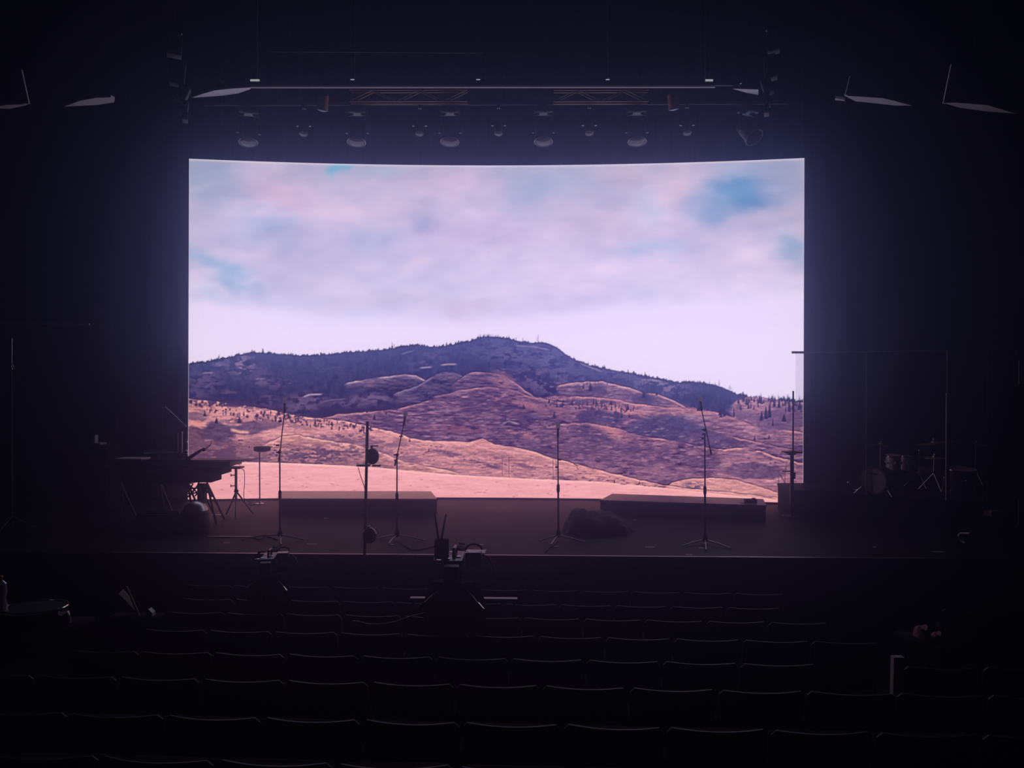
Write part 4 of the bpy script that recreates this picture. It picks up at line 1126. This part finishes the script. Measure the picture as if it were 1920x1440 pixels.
# ---------------------------------------------------------------- overhead
BD = 10.8
o = P(905, 156, BD)
br = thing('overhead_bridge', o, 'long dark beam with a bright lower edge spanning above the hanging lamps', 'beam')
def hb(x0, x1, y0, y1, dep, name, m, off=0.0):
    a = P(x0, y0, BD + off); c_ = P(x1, y1, BD + off)
    za, zb = P((x0 + x1) / 2, y0, BD + off).z, P((x0 + x1) / 2, y1, BD + off).z
    # the beam follows the slight slope of the photographed edge
    pl = [P(x0, y0 + .0, BD + off), P(x1, y0 - .6, BD + off), P(x1, y1 - .6, BD + off), P(x0, y1, BD + off)]
    return MB(o).prism(pl, (0, dep, 0)).build(name, m, br, smooth=False)
hb(421, 1388, 149.5, 160.5, .03, 'fascia', 'black')
hb(415, 1394, 148.4, 149.5, .03, 'top_rail', 'satin', -.03)
hb(470, 1341, 162.8, 164.0, .03, 'lower_lip', 'cloud', .05)
hb(470, 1341, 160.6, 162.6, .02, 'lip_support', 'black', .02)
for q in ([(407, 148), (411, 148), (421, 157), (418, 157)], [(1397, 147), (1393, 147), (1388, 156), (1391, 156)]):
    MB(o).prism([P(x, y, BD - .05) for x, y in q], (0, .04, 0)).build('end_brace', 'greystrip', br, smooth=False)
MT['worklamp'] = emit('work_lamp_face', (.80, .82, 1.0), .42)
for x0, x1, lab in ((469, 486, 'left end'), (1323, 1337, 'right end'), (657, 664, 'left of middle'), (893, 900, 'middle'), (1136, 1143, 'right of middle')):
    big = x1 - x0 > 10
    a = P((x0 + x1) / 2, 150 if big else 148.6, BD - .08)
    t = thing('strip_lamp', a, ('small bright strip lamp' if big else 'tiny bright strip lamp') + ' on the overhead beam, at its ' + lab, 'lamp', 'strip lamps on the overhead beam')
    w = (x1 - x0) * BD / FPX
    MB(a).box(a + V((0, .03, .004)), (w + .02, .03, .035 if big else .016)).build('housing', 'black', t)
    MB(a).box(a + V((0, .01, 0)), (w, .012, .024 if big else .009)).build('lamp_face', 'worklamp', t)
for px, y1 in ((482, 148), (665, 148), (902, 148), (1140, 147), (1322, 147)):
    a = P(px, y1, BD + .05); tag(MB(a).cyl(a, (a.x, a.y, ZC), .006, n=6).build('suspension_wire', 'greystrip'),
        'thin wire from the ceiling to the overhead beam, ' + {482: 'leftmost of five', 665: 'second from left', 902: 'the middle one', 1140: 'second from right', 1322: 'rightmost of five'}[px], 'wire', 'wires holding the overhead beam')
a, c_ = P(508, 96, 9.6), P(905, 98, 9.6)
t = thing('lighting_pipe', a, 'faint horizontal pipe high above the overhead beam', 'pipe')
MB(a).cyl(a, c_, .012).build('pipe', 'spk', t)
for u in (.1, .9):
    q = a.lerp(c_, u); MB(a).cyl(q, (q.x, q.y, ZC), .004, n=6).build('hanger', 'black', t)

def tilted(px, py, z, slope):
    y0 = 11.0; d = ray(px, py); k = (z - CAMZ - slope * y0) / (d.z - slope * d.y); return CAM + d * k
def cloud(poly, z, label, stem=None, th=.035, slope=0.0):
    pts = [tilted(x, y, z, slope) for x, y in poly]; c_ = sum(pts, V((0, 0, 0))) / len(pts)
    t = thing('ceiling_panel', c_, label, 'ceiling panel', 'pale acoustic panels under the ceiling')
    MB(c_).prism([p for p in pts], (0, 0, th)).build('panel', 'cloud', t, smooth=False)
    MB(c_).cyl(c_ + V((0, 0, th)), (c_.x, c_.y, ZC), .006, n=6).build('hanger', 'black', t)
    if stem:
        q = [P(x, y, G(stem[0][0], stem[0][1], z).y - .02) for x, y in stem]
        MB(c_).prism(q, (0, .03, 0)).build('side_fin', 'cloud', t, smooth=False)
cloud([(360, 183), (380, 176), (403, 169.5), (437, 166), (470, 164), (470, 167), (447, 175), (420, 179), (390, 181.5)], 6.3,
      'bright lens-shaped ceiling panel beside the left speaker column', slope=.30)
cloud([(1373, 166.5), (1422, 168), (1422, 178.5), (1400, 174)], 6.3, 'bright wedge-shaped ceiling panel beside the right speaker column', slope=.30)
cloud([(1583, 179.5), (1600, 180.5), (1655, 184), (1680, 190), (1709, 198), (1680, 198), (1640, 193.5), (1604, 190)], 6.2,
      'pale lens-shaped ceiling panel with an upright fin, right of the right speaker column', [(1585, 178), (1590, 178), (1599, 142), (1594, 142)])
cloud([(1566, 184), (1584, 187.5), (1584, 189.5), (1566, 188)], 6.2, 'tiny pale ceiling sliver left of the finned panel at the right')
cloud([(1768, 193), (1790, 192.5), (1850, 197), (1905, 213), (1850, 209), (1800, 202)], 6.2,
      'dim lens-shaped ceiling panel with a tall fin at the far right', [(1769, 193), (1777, 193), (1790, 120), (1784, 120)])
cloud([(120, 200), (150, 189), (180, 183.5), (208, 182.5), (215, 187), (214, 192), (180, 197)], 6.2,
      'dim lens-shaped ceiling panel left of the left speaker column')
cloud([(-20, 203), (10, 197), (45, 195.5), (53, 194.5), (50, 197), (20, 204)], 6.2, 'dim ceiling panel with a tall fin at the far left',
      [(43, 194), (54, 194), (40, 130), (33, 130)])

TD = 12.0
def truss(x0, x1, label, TD=11.65):
    a0, a1 = P(x0, 168, TD), P(x1, 168 - (x1 - x0) * .0016, TD); b0, b1 = P(x0, 189.5, TD), P(x1, 189.5 - (x1 - x0) * .0016, TD)
    o = b0.copy(); t = thing('lighting_truss', o, label, 'truss', 'trusses above the stage')
    up = a0.z - b0.z; dp = .10
    for nm, p, q in (('upper_chord', a0, a1), ('upper_chord', a0 + V((0, dp, 0)), a1 + V((0, dp, 0))), ('lower_chord', b0, b1), ('lower_chord', b0 + V((0, dp, 0)), b1 + V((0, dp, 0)))):
        MB(o).cyl(p, q, .014, n=10).build(nm, 'truss', t)
    n = max(4, int((a1.x - a0.x) / .30))
    for k in range(n):
        u0, u1 = k / n, (k + 1) / n
        for dy in (0, dp):
            w = V((0, dy, 0))
            p, q = (a0.lerp(a1, u0), b0.lerp(b1, u1)) if k % 2 else (b0.lerp(b1, u0), a0.lerp(a1, u1))
            MB(o).cyl(p + w, q + w, .007, n=6).build('diagonal_brace', 'truss', t)
    for u in (.04, .96):
        q = a0.lerp(a1, u) + V((0, dp / 2, 0)); MB(o).cyl(q, (q.x, q.y, ZC), .006, n=6).build('hanger', 'black', t)
truss(655, 876, 'lattice truss with painted warm glow left of centre above the screen')
truss(1038, 1216, 'lattice truss with painted warm glow right of centre above the screen')
a, c_ = P(385, 196, TD + .14), P(1478, 193, TD + .14)
t = thing('lamp_batten', a, 'long black pipe above the screen from which the stage lamps hang', 'pipe')
MB(a).cyl(a, c_, .024, n=12).build('pipe', 'black', t)
for u in (.03, .5, .97):
    q = a.lerp(c_, u); MB(a).cyl(q, (q.x, q.y, ZC), .007, n=6).build('hanger', 'black', t)
def bat(px): 
    d = a.lerp(c_, (px - 385) / 1093.0); return V((P(px, 196, TD + .14).x, TD + .14, d.z))

def moving_head(px, label, yaw=0.0, tilt=.25, src=None):
    q = bat(px)
    t = thing('moving_head_lamp', q, label, 'stage lamp', 'large hanging stage lamps', yaw)
    MB().box((0, 0, -.03), (.06, .07, .09)).build('clamp', 'satin', t)
    MB().box((0, 0, -.10), (.27, .2, .075), bev=.02).build('base', 'fixture', t)
    yk = MB()
    for s_ in (-1, 1):
        yk.tube([(s_ * .06, 0, -.135), (s_ * .145, 0, -.16), (s_ * .152, 0, -.25), (s_ * .148, 0, -.40)], .020, 10)
    yk.build('yoke', 'fixture', t)
    ax_ = V((0, -math.sin(tilt), -math.cos(tilt)))
    c = V((0, 0, -.36))
    MB().lathe(c - ax_ * .17, ax_, [(.05, 0), (.095, .02), (.118, .08), (.122, .17), (.118, .25), (.126, .30), (.128, .345)], 28).build('head', 'fixture', t)
    MB().lathe(c - ax_ * .17, ax_, [(.112, .345), (.108, .352), (.07, .362), (.01, .367)], 28).build('lens', 'lens', t)
    ux = V((1, 0, 0)); uy = ax_.cross(ux)
    MB().tube([c + ax_ * .178 + (ux * math.cos(g) + uy * math.sin(g)) * .127 for g in [2 * math.pi * k / 32 for k in range(33)]], .006, 8).build('lens_ring', 'ring', t)
    t.scale = (1.12, 1.12, 1.16)
    return t
def small_spot(px, label, tilt=.3):
    q = bat(px)
    t = thing('small_stage_lamp', q, label, 'stage lamp', 'small hanging stage lamps')
    MB().box((0, 0, -.03), (.05, .06, .09)).cyl((0, 0, -.08), (0, 0, -.23), .012).build('clamp', 'satin', t)
    yk = MB().tube([(-.085, 0, -.34), (-.085, 0, -.245), (0, 0, -.235), (.085, 0, -.245), (.085, 0, -.34)], .008, 8).build('yoke', 'fixture', t)
    for s_ in (-1, 1):
        MB().cyl((s_ * .08, 0, -.34), (s_ * .115, 0, -.335), .015, n=10).build('knob', 'chrome', t)
    ax_ = V((0, -math.sin(tilt), -math.cos(tilt))); c = V((0, 0, -.38))
    MB().lathe(c - ax_ * .13, ax_, [(.04, 0), (.06, .03), (.062, .2), (.07, .24)], 22).build('housing', 'fixture', t)
    MB().lathe(c - ax_ * .13, ax_, [(.064, .236), (.05, .243), (.01, .247)], 22).build('lens', 'lens', t)
for px, lab, yw in ((466, 'large dark stage lamp hanging farthest left above the screen', .3), (670, 'large stage lamp hanging under the left end of the left truss', 0),
                (844, 'large stage lamp hanging under the right end of the left truss', 0), (1019, 'large stage lamp hanging just left of the right truss', 0),
                (1194, 'large stage lamp hanging under the right end of the right truss', 0)):
    moving_head(px, lab, yw)
moving_head(1402, 'large dark stage lamp tilted sideways, farthest right above the screen', .6, .7)
for px, lab in ((570, 'small stage lamp with two side knobs between the two leftmost large lamps'), (787, 'small stage lamp just left of the lamp under the left truss end'),
                (935, 'small stage lamp at the middle, above the screen centre'), (1105, 'small stage lamp hanging beneath the right truss'),
                (1288, 'small stage lamp between the two rightmost large lamps')):
    small_spot(px, lab)
def lantern(px, py, label, sgn):
    q = P(px, 172, TD - .35); 
    t = thing('amber_lantern', q, label, 'stage lamp', 'amber-sided lanterns beside the trusses')
    c = P(px, py, TD - .35)
    MB(q).cyl(c + V((0, 0, .10)), (q.x, q.y, ZC), .009, n=6).build('hanger', 'black', t)
    ax_ = V((sgn * .22, .35, -1)).normalized()
    MB(q).lathe(c - ax_ * .12, ax_, [(.04, 0), (.075, .03), (.085, .20), (.09, .235)], 24).build('housing', 'brass', t)
    MB(q).lathe(c - ax_ * .12, ax_, [(.086, .232), (.09, .25), (.06, .262), (.01, .27)], 24).build('lens', 'bluegel', t)
lantern(606, 190, 'small lantern with amber side and blue lens, upper left above the screen', -1)
lantern(1262, 188, 'small lantern with amber side and blue lens, upper right above the screen', 1)

# line-array speaker columns
def column(cabs, top, label, D=10.0, turn=0.4):
    o = P(*cabs[0][0], D); t = thing('speaker_column', o, label, 'loudspeaker', 'hanging speaker columns')
    q = [P(x, y, D) for x, y in top]
    MB(o).cyl(q[0], q[1], .014).build('rigging_bar', 'greystrip', t)
    mid = q[0].lerp(q[1], .5); MB(o).cyl(mid, (mid.x, mid.y, ZC), .008, n=6).build('chain', 'black', t)
    for (px, py), w, h, rot in cabs:
        c_ = P(px, py, D); W, Hh = w * D / FPX, h * D / FPX
        M = Matrix.Rotation(turn, 3, 'Z') @ Matrix.Rotation(rot, 3, 'Y')
        cb = MB(o).box(c_ + M @ V((0, .09, 0)), (W, .18, Hh * .97), M=M, bev=.008).build('cabinet', 'spk', t)
        MB(o).box(c_ + M @ V((0, -.004, 0)), (W * .86, .008, Hh * .86), M=M).build('lightened_face', 'spkface', cb)  # face lightened and cabinet darkened by colour to offset the screen light
        for s_ in (-1, 1):
            h_ = c_ + M @ V((W * -.08, -.012, s_ * Hh * .2))
            MB(o).cyl(h_, h_ + M @ V((0, .02, 0)), min(W, Hh) * .16, n=14).build('horn', 'hole', cb)
        e = c_ + M @ V((0, -.01, -Hh / 2))
        MB(o).cyl(e + M @ V((-W / 2, 0, 0)), e + M @ V((W / 2, 0, 0)), .008, n=8).build('link_bar', 'greystrip', t)
column([((327, 80), 26, 42, .06), ((333, 133), 26, 46, .09), ((342, 172), 20, 30, .38), ((345, 198), 14, 24, .15), ((347, 216), 10, 16, 0)],
       ((314, 54), (341, 64)), 'tall grey speaker column hanging left of the overhead beam')
column([((1449, 72), 22, 42, -.06), ((1444, 122), 22, 44, -.09), ((1438, 158), 18, 28, -.3), ((1437, 183), 12, 24, -.1), ((1437, 203), 9, 16, 0)],
       ((1437, 58), (1460, 47)), 'tall grey speaker column hanging right of the overhead beam', turn=-.33)

# ---------------------------------------------------------------- seats
def make_seat(loc, rz, label):
    t = thing('theatre_seat', loc, label, 'seat', 'rows of theatre seats', rz)
    W = .54
    def shell(x0, x1, z0, z1, th, off, crv=.055, lean=.10, rad=.03, n=22, m=8):
        vs = []; fs = []
        for side in (0, 1):
            for j in range(m + 1):
                for i in range(n + 1):
                    u = -1 + 2 * i / n; v = j / m
                    x = u * (x1 - x0) / 2
                    z = z0 + v * (z1 - z0)
                    e = max(0, abs(u) - .9) / .1
                    if v > .8: z -= rad * (1 - math.sqrt(max(0, 1 - e * e))) * (v - .8) / .2
                    y = off + crv * u * u - lean * (z - .3) / .55 + (th if side else 0)
                    vs.append((x, y, z))
        N = (n + 1) * (m + 1)
        for j in range(m):
            for i in range(n):
                a = j * (n + 1) + i; fs += [(a, a + 1, a + n + 2, a + n + 1), (N + a + n + 1, N + a + n + 2, N + a + 1, N + a)]
        rg = list(range(n + 1)) + [j * (n + 1) + n for j in range(1, m + 1)] + [m * (n + 1) + i for i in range(n - 1, -1, -1)] + [j * (n + 1) for j in range(m - 1, 0, -1)]
        for k in range(len(rg)):
            p, q = rg[k], rg[(k + 1) % len(rg)]; fs.append((p, p + N, q + N, q))
        return MB().raw(vs, fs)
    shell(-W / 2, W / 2, .30, SEATH, .011, 0).build('back_shell', 'seat_shell', t)
    shell(-W / 2 + .02, W / 2 - .02, .34, SEATH - .02, .05, .017).build('back_cushion', 'seat_fabric', t)
    MB().box((0, .15, .56), (W - .07, .085, .38), M=Matrix.Rotation(.14, 3, 'X'), bev=.025).build('seat_cushion', 'seat_fabric', t)
    for s_ in (-1, 1):
        MB().box((s_ * .258, .17, .60), (.03, .26, .03), bev=.008).box((s_ * .258, .12, .3), (.02, .12, .6)).build('armrest', 'matblack', t)
    return t
# where a gap between two seats falls in each row (photo column), and the stretch of each row that is there
GAP = [1277, 1151, 979, 1260, 1098, 1342, 1245, 1080]
SPAN = [(330, 1500), (300, 1500), (290, 1580), (245, 1640), (140, 1595), (-60, 1990), (-60, 1990), (-60, 1990)]
PITCH = .56
proto = None
ROWN = ['in the row nearest the stage', 'in the second row from the stage', 'in the third row from the stage', 'in the fourth row from the stage',
        'in the fifth row from the stage', 'in the sixth row from the stage', 'in the seventh row from the stage', 'in the last visible row, nearest the viewer']
RED = {(1, 1214 // 1)}
for k in range(8):
    # position along the row of the gap
    s0 = min(((abs(project(row_pt(k, s_ * .01) + V((0, 0, SEATH)))[0] - GAP[k])), s_ * .01) for s_ in range(-800, 800))[1]
    row = []
    for n in range(-25, 26):
        s_ = s0 + PITCH * (n + .5)
        px = project(row_pt(k, s_) + V((0, 0, SEATH)))[0]
        if SPAN[k][0] <= px <= SPAN[k][1]: row.append(s_)
    for i, s_ in enumerate(row):
        lab = 'dark theatre seat %s, %s from the left' % (ROWN[k], ORD[i + 1])
        loc = row_pt(k, s_); rz = -PHI + random.uniform(-.035, .035)
        if proto is None: proto = make_seat(loc, rz, lab)
        else: copy_tree(proto, loc, rz, lab)
# seats by the right aisle
def seat_at(px, py, k, rz, lab):
    s_ = min(((abs(project(row_pt(k, q * .01) + V((0, 0, SEATH)))[0] - px)), q * .01) for q in range(-800, 800))[1]
    return copy_tree(proto, row_pt(k, s_), rz, lab)
seat_at(1822, 1107, 1, -.30, 'dark theatre seat alone at the far right, turned towards the stage centre')
seat_at(1762, 1237, 4, -.04, 'dark theatre seat right of the pale upright aisle panel')
seat_at(1916, 1237, 4, -.10, 'dark theatre seat farthest right in the row behind the aisle panel')
o = P(1684, 1320, 5.55); z0 = floor_z(o.x, o.y)
o = V((P(1684, 1280, 5.52).x, 5.52, z0)); z1 = P(1684, 1233, 5.52).z
t = thing('aisle_panel', o, 'pale grey upright end panel of a seat row, lower right', 'panel')
MB(o).prism([(o.x - .045, o.y, z0 + .2), (o.x + .02, o.y, z0 + .2), (o.x + .045, o.y, z1), (o.x - .03, o.y, z1)], (0, .05, 0)).build('side_plate', 'spkface', t, smooth=False)
MB(o).box((o.x, o.y + .04, z0 + .1), (.06, .1, .2)).build('foot', 'black', t)

# dusky pink garment over a seat at the right
k = 3
o = P(1745, 1189, 6.35); z0 = floor_z(o.x, 6.35)
def bag(px, py, D, w, d, h, m, label, name='folded_garment', cat='clothing'):
    c = P(px, py, D); vs = []; fs = []; n, mm = 20, 10
    for j in range(mm + 1):
        v = j / mm
        for i in range(n):
            a_ = 2 * math.pi * i / n
            r_ = (1 - .35 * v ** 3) * (1 + .10 * math.sin(3 * a_ + 1) + .05 * math.sin(7 * a_ + 4 * v))
            vs.append((c.x + w / 2 * r_ * math.cos(a_), c.y + d / 2 * r_ * math.sin(a_), c.z + h * v ** .9 + .015 * math.sin(2 * a_ + 1) * v))
    for j in range(mm):
        for i in range(n):
            q = (i + 1) % n; fs.append((j * n + i, j * n + q, (j + 1) * n + q, (j + 1) * n + i))
    fs += [tuple(range(n - 1, -1, -1)), tuple(range(mm * n, mm * n + n))]
    return tag(MB(c).raw(vs, fs).build(name, m), label, cat)
# a low black side table carries the garments
def side_table(px0, px1, py, D, dep, label, leg_m='matblack', top_m='matblack', name='side_table', th=.03):
    a_, c_ = P(px0, py, D), P(px1, py, D); cx = (a_.x + c_.x) / 2; z = a_.z; zf = floor_z(cx, D + dep / 2)
    o = V((cx, D + dep / 2, zf)); t = thing(name, o, label, 'table')
    MB(o).box((cx, D + dep / 2, z - th / 2), (c_.x - a_.x, dep, th), bev=.004).build('tabletop', top_m, t)
    for sx_ in (-1, 1):
        for sy_ in (-1, 1):
            x = cx + sx_ * ((c_.x - a_.x) / 2 - .03); y = D + dep / 2 + sy_ * (dep / 2 - .03); zz = floor_z(x, y)
            MB(o).cyl((x, y, zz), (x, y, z - th), .014, n=8).build('leg', leg_m, t)
    return z
side_table(1708, 1776, 1203, 6.75, .28, 'small black table under the pink garments at the right')
bag(1729, 1203, 6.88, .13, .16, .13, 'pink', 'folded dusky pink garment on the small table at the right')
bag(1757, 1203, 6.90, .09, .12, .075, 'pink', 'smaller folded pink bundle right of the larger pink garment')

# narrow pale table before the larger video camera
side_table(768, 970, 1121.5, 7.56, .065, 'narrow pale flat rail on thin legs behind the larger video camera', 'matblack', 'pale', 'pale_rail', .02)

# counter and things at the left edge
zc = side_table(-40, 140, 1176, 6.02, .30, 'black counter at the left edge of the hall', name='counter')
c = P(66, 1176, 6.22); c.z = zc; R_ = .245
t = thing('round_tub', c, 'shallow round black tub with a thin shiny rim on the counter at the left', 'tub')
MB(c).lathe(c, (0, 0, 1), [(R_ * .85, 0), (R_ * .95, .05), (R_, .105)], 48).build('bowl', 'black', t)
MB(c).tube([c + V((R_ * math.cos(a_), R_ * .8 * math.sin(a_), .108)) for a_ in [2 * math.pi * k / 48 for k in range(49)]], .005, 8).build('rim', 'chrome', t)
q = c + V((R_ * .98, .0, .05))
t2 = bag(118, 1172, 6.14, .11, .12, .10, 'plastic', 'crumpled shiny violet plastic wrap at the right side of the round tub', 'plastic_wrap', 'plastic wrap')
c = P(0, 1176, 6.12); c.z = zc
t = thing('glossy_bottle', c, 'rounded shiny dark violet container cut by the left edge of the photo', 'bottle')
MB(c).lathe(c, (0, 0, 1), [(.04, 0), (.05, .03), (.055, .14), (.04, .2), (.05, .25), (.045, .32), (.02, .345)], 24).build('body', 'plastic', t)
MB(c).lathe(c + V((0, 0, .345)), (0, 0, 1), [(.018, 0), (.02, .03), (.012, .04)], 14).build('cap', 'redthing', t)
# sheets standing on a small table
z = side_table(200, 295, 1158, 6.92, .16, 'small black table with upright booklets, left of the first seats')
o = P(257, 1157, 7.0); o.z = z
t = thing('open_booklet', o, 'open booklet with maroon and pale pages standing up on the small left table', 'booklet')
pd = .04
MB(o).prism([P(235, 1100, 7.0), P(238, 1100, 7.0), P(263, 1157, 7.0), P(259, 1157, 7.0)], (0, .015, 0)).build('spine_page', 'pink', t, smooth=False)
MB(o).prism([P(222, 1113, 7.02), P(230, 1105, 7.02), P(248, 1127, 7.02), P(258, 1150, 7.02)], (.0, .012, 0)).build('pale_page', 'page', t, smooth=False)
MB(o).prism([P(222, 1114, 7.05), P(247, 1129, 7.05), P(258, 1154, 7.05), P(222, 1134, 7.05)], (0, .01, 0)).build('maroon_page', 'maroon', t, smooth=False)
c = P(250, 1157, 6.96); c.z = z
tag(MB(c).tube([c + V((-.05, 0, .008)), c + V((-.02, 0, .018)), c + V((.015, 0, .022)), c + V((.045, 0, .012))], .006, 8).build('bright_handle', 'chrome'),
    'short bright curved metal handle at the foot of the booklet', 'handle')
c = P(279, 1157, 6.97); c.z = z
tag(MB(c).prism([c + V((-.045, 0, 0)), c + V((.035, 0, 0)), c + V((.03, 0, .03)), c + V((-.005, 0, .065)), c + V((-.03, 0, .02))], (0, .06, 0)).build('crumpled_paper', 'tape', smooth=False),
    'small crumpled pale blue paper right of the booklet', 'paper')

# ---------------------------------------------------------------- video cameras on tripods
def video_rig(px, D, sc, yaw, label, hy, antennas=False, flip=1, glints=()):
    hp_ = P(px, hy, D); fz = floor_z(hp_.x, D); o = V((hp_.x, D, fz)); h = hp_.z - fz
    t = thing('video_camera_tripod', o, label[0], 'tripod', None)
    for k in range(3):
        g = 2 * math.pi * k / 3 + math.pi / 6
        f = V((o.x + .16 * math.cos(g), o.y + .12 * math.sin(g), 0)); f.z = floor_z(f.x, f.y)
        top = o + V((.06 * math.cos(g), .06 * math.sin(g), h - .1))
        lg = MB(o).cyl(f + V((0, 0, .02)), f.lerp(top, .55), .014, n=8).cyl(f.lerp(top, .5), top, .02, n=8).build('leg', 'satin', t)
        MB(o).ball(f + V((0, 0, .016)), .018).build('foot', 'rubber', lg)
        MB(o).cyl(f.lerp(top, .53) + V((-.03, 0, 0)), f.lerp(top, .53) + V((.03, 0, 0)), .017, n=10).build('leg_lock', 'chrome', lg)
    MB(o).lathe(o + V((0, 0, h - .13)), (0, 0, 1), [(.05, 0), (.075, .02), (.07, .06), (.05, .08), (.055, .13)], 20).build('fluid_head', 'satin', t)
    RZ = Matrix.Rotation(yaw, 3, 'Z')
    def L(x, y, z): return o + V((0, 0, h)) + RZ @ V((x * sc, y * sc, z * sc))
    for s_ in (-1, 1):
        MB(o).tube([L(.05 * s_, -.04, -.05), L(.16 * s_, -.2, -.10), L(.21 * s_, -.3, -.13)], .009 * sc, 8).build('pan_bar', 'satin', t)
        MB(o).cyl(L(.205 * s_, -.29, -.127), L(.25 * s_, -.37, -.15), .016 * sc, n=10).build('grip', 'chrome' if s_ == flip else 'rubber', t)
    cpos = L(0, 0, 0)
    n_, m_ = 36, 14; vs = []; fs = []
    for j in range(m_ + 1):
        v = j / m_
        for i in range(n_):
            a_ = 2 * math.pi * i / n_
            r_ = (.155 + .055 * min(1, v * 4) ** .7 + .012 * v) * (1 + .05 * v * math.sin(5 * a_) + .03 * v * math.sin(11 * a_ + 2)) * sc
            vs.append(o + V((r_ * 1.15 * math.cos(a_), r_ * .45 * math.sin(a_), h - .03 - v * .74)))
    for j in range(m_):
        for i in range(n_):
            q = (i + 1) % n_; fs.append((j * n_ + i, j * n_ + q, (j + 1) * n_ + q, (j + 1) * n_ + i))
    fs.append(tuple(range(n_)))
    MB(o).raw(vs, fs).build('cover', 'matblack', t)
    for gx, gy in glints:
        q = P(gx, gy, D - .17 * sc)
        MB(o).box(q, (.030, .022, .012), bev=.003).cyl(q, q + V((0, .09, 0)), .006, n=8).build('glint_block', 'chrome', t)  # chrome pieces added on the cover to give glints of the screen
    c = thing('video_camera', cpos, label[1], 'video camera', None)
    def B(x, y, z, a_, b_, e, name, m, par=None, bev=.01):
        return MB(cpos).box(L(x, y, z), (a_ * sc, b_ * sc, e * sc), M=RZ, bev=bev * sc).build(name, m, par or c)
    body = B(0, .0, .09, .15, .36, .17, 'body', 'satin')
    MB(cpos).cyl(L(0, .18, .09), L(0, .36, .09), .055 * sc, .06 * sc, n=20).build('lens', 'gloss', c)
    MB(cpos).cyl(L(0, .34, .09), L(0, .42, .09), .07 * sc, .08 * sc, n=20).build('lens_hood', 'rubber', c)
    B(0, -.24, .09, .12, .10, .13, 'battery', 'black')
    for gx, gy, gz in ((-.02, .1, .182), (.03, -.06, .182), (-.13, -.01, .14), (-.05, -.12, .178)):
        B(gx, gy, gz, .05, .025, .008, 'glint_plate', 'chrome', None, .002)  # flat chrome plates added to mirror the screen as highlights on the camera
    MB(cpos).tube([L(0, .13, .175), L(0, .12, .225), L(0, -.04, .235), L(0, -.08, .18)], .013 * sc, 8).build('top_handle', 'satin', c)
    vf = B(.15 * flip, .02, .16, .13, .09, .09, 'viewfinder', 'gloss')
    MB(cpos).lathe(L(.15 * flip, -.02, .16), RZ @ V((0, -1, 0)), [(.04 * sc, 0), (.05 * sc, .05 * sc), (.055 * sc, .06 * sc)], 18).build('eyepiece', 'rubber', vf)
    MB(cpos).tube([L(.15 * flip + .065 * math.cos(a_), .06, .21 + .045 * math.sin(a_)) for a_ in [math.pi * k / 12 for k in range(13)]], .008 * sc, 8).build('viewfinder_hood', 'plastic', vf)
    MB(cpos).tube([L(.22 * flip, .05, .17), L(.27 * flip, .03, .15), L(.31 * flip, 0, .09), L(.315 * flip, -.02, .02)], .010 * sc, 8).build('monitor_arm', 'chrome', c)
    MB(cpos).tube([L(-.06, .1, .20), L(-.10, .07, .21), L(-.15, .03, .18), L(-.16, 0, .12)], .009 * sc, 8).build('cable_loop', 'gloss', c)
    MB(cpos).cyl(L(-.14, .05, .20), L(-.08, .05, .21), .010 * sc, n=8).build('adjuster_knob', 'chrome', c)
    MB(cpos).cyl(L(.03, .05, .26), L(.08, .05, .255), .009 * sc, n=8).build('adjuster_knob', 'chrome', c)
    if antennas:
        bx = B(-.10, -.02, .235, .11, .08, .15, 'transmitter_box', 'matblack')
        for (x0, y0, x1, y1) in ((815, 962, 822, 1012), (836, 964, 828, 1010)):
            q0, q1 = P(x0, y0, D - .05), P(x1, y1, D - .02)
            MB(cpos).cyl(q0, q1, .0065, .010, n=8).build('antenna', 'black', c)
    return t
video_rig(852, 6.84, 1.12, .0, ('black covered tripod under the larger video camera, before the stage centre', 'larger black video camera with two upright antennas, before the stage centre'), 1083, True, glints=((838, 1169), (885, 1168)))
video_rig(505, 7.60, .86, .15, ('black covered tripod under the smaller video camera, left of the tall pole', 'smaller black video camera without antennas, left of the tall pole'), 1070, glints=((484, 1165), (524, 1165), (532, 1178)))
cable('cable', [P(660, 1167, 6.72), P(668, 1165, 6.72), P(700, 1171, 6.72), P(740, 1166, 6.72), P(770, 1156, 6.74), P(790, 1151, 6.76), P(830, 1140, 6.78)], .006,
      'black cable sagging between the seats and the larger video camera', 'satin')

# ---------------------------------------------------------------- thin theatre haze: the air of the hall itself
w = bpy.data.worlds.new('world'); S.world = w; w.use_nodes = True
nt = w.node_tree
nt.nodes['Background'].inputs['Color'].default_value = (.004, .004, .008, 1)
nt.nodes['Background'].inputs['Strength'].default_value = 1.0
vs_ = nt.nodes.new('ShaderNodeVolumeScatter'); vs_.inputs['Color'].default_value = (*HAZE_COL, 1)
vs_.inputs['Density'].default_value = HAZE_DENS; vs_.inputs['Anisotropy'].default_value = HAZE_G
nt.links.new(vs_.outputs[0], nt.nodes['World Output'].inputs['Volume'])
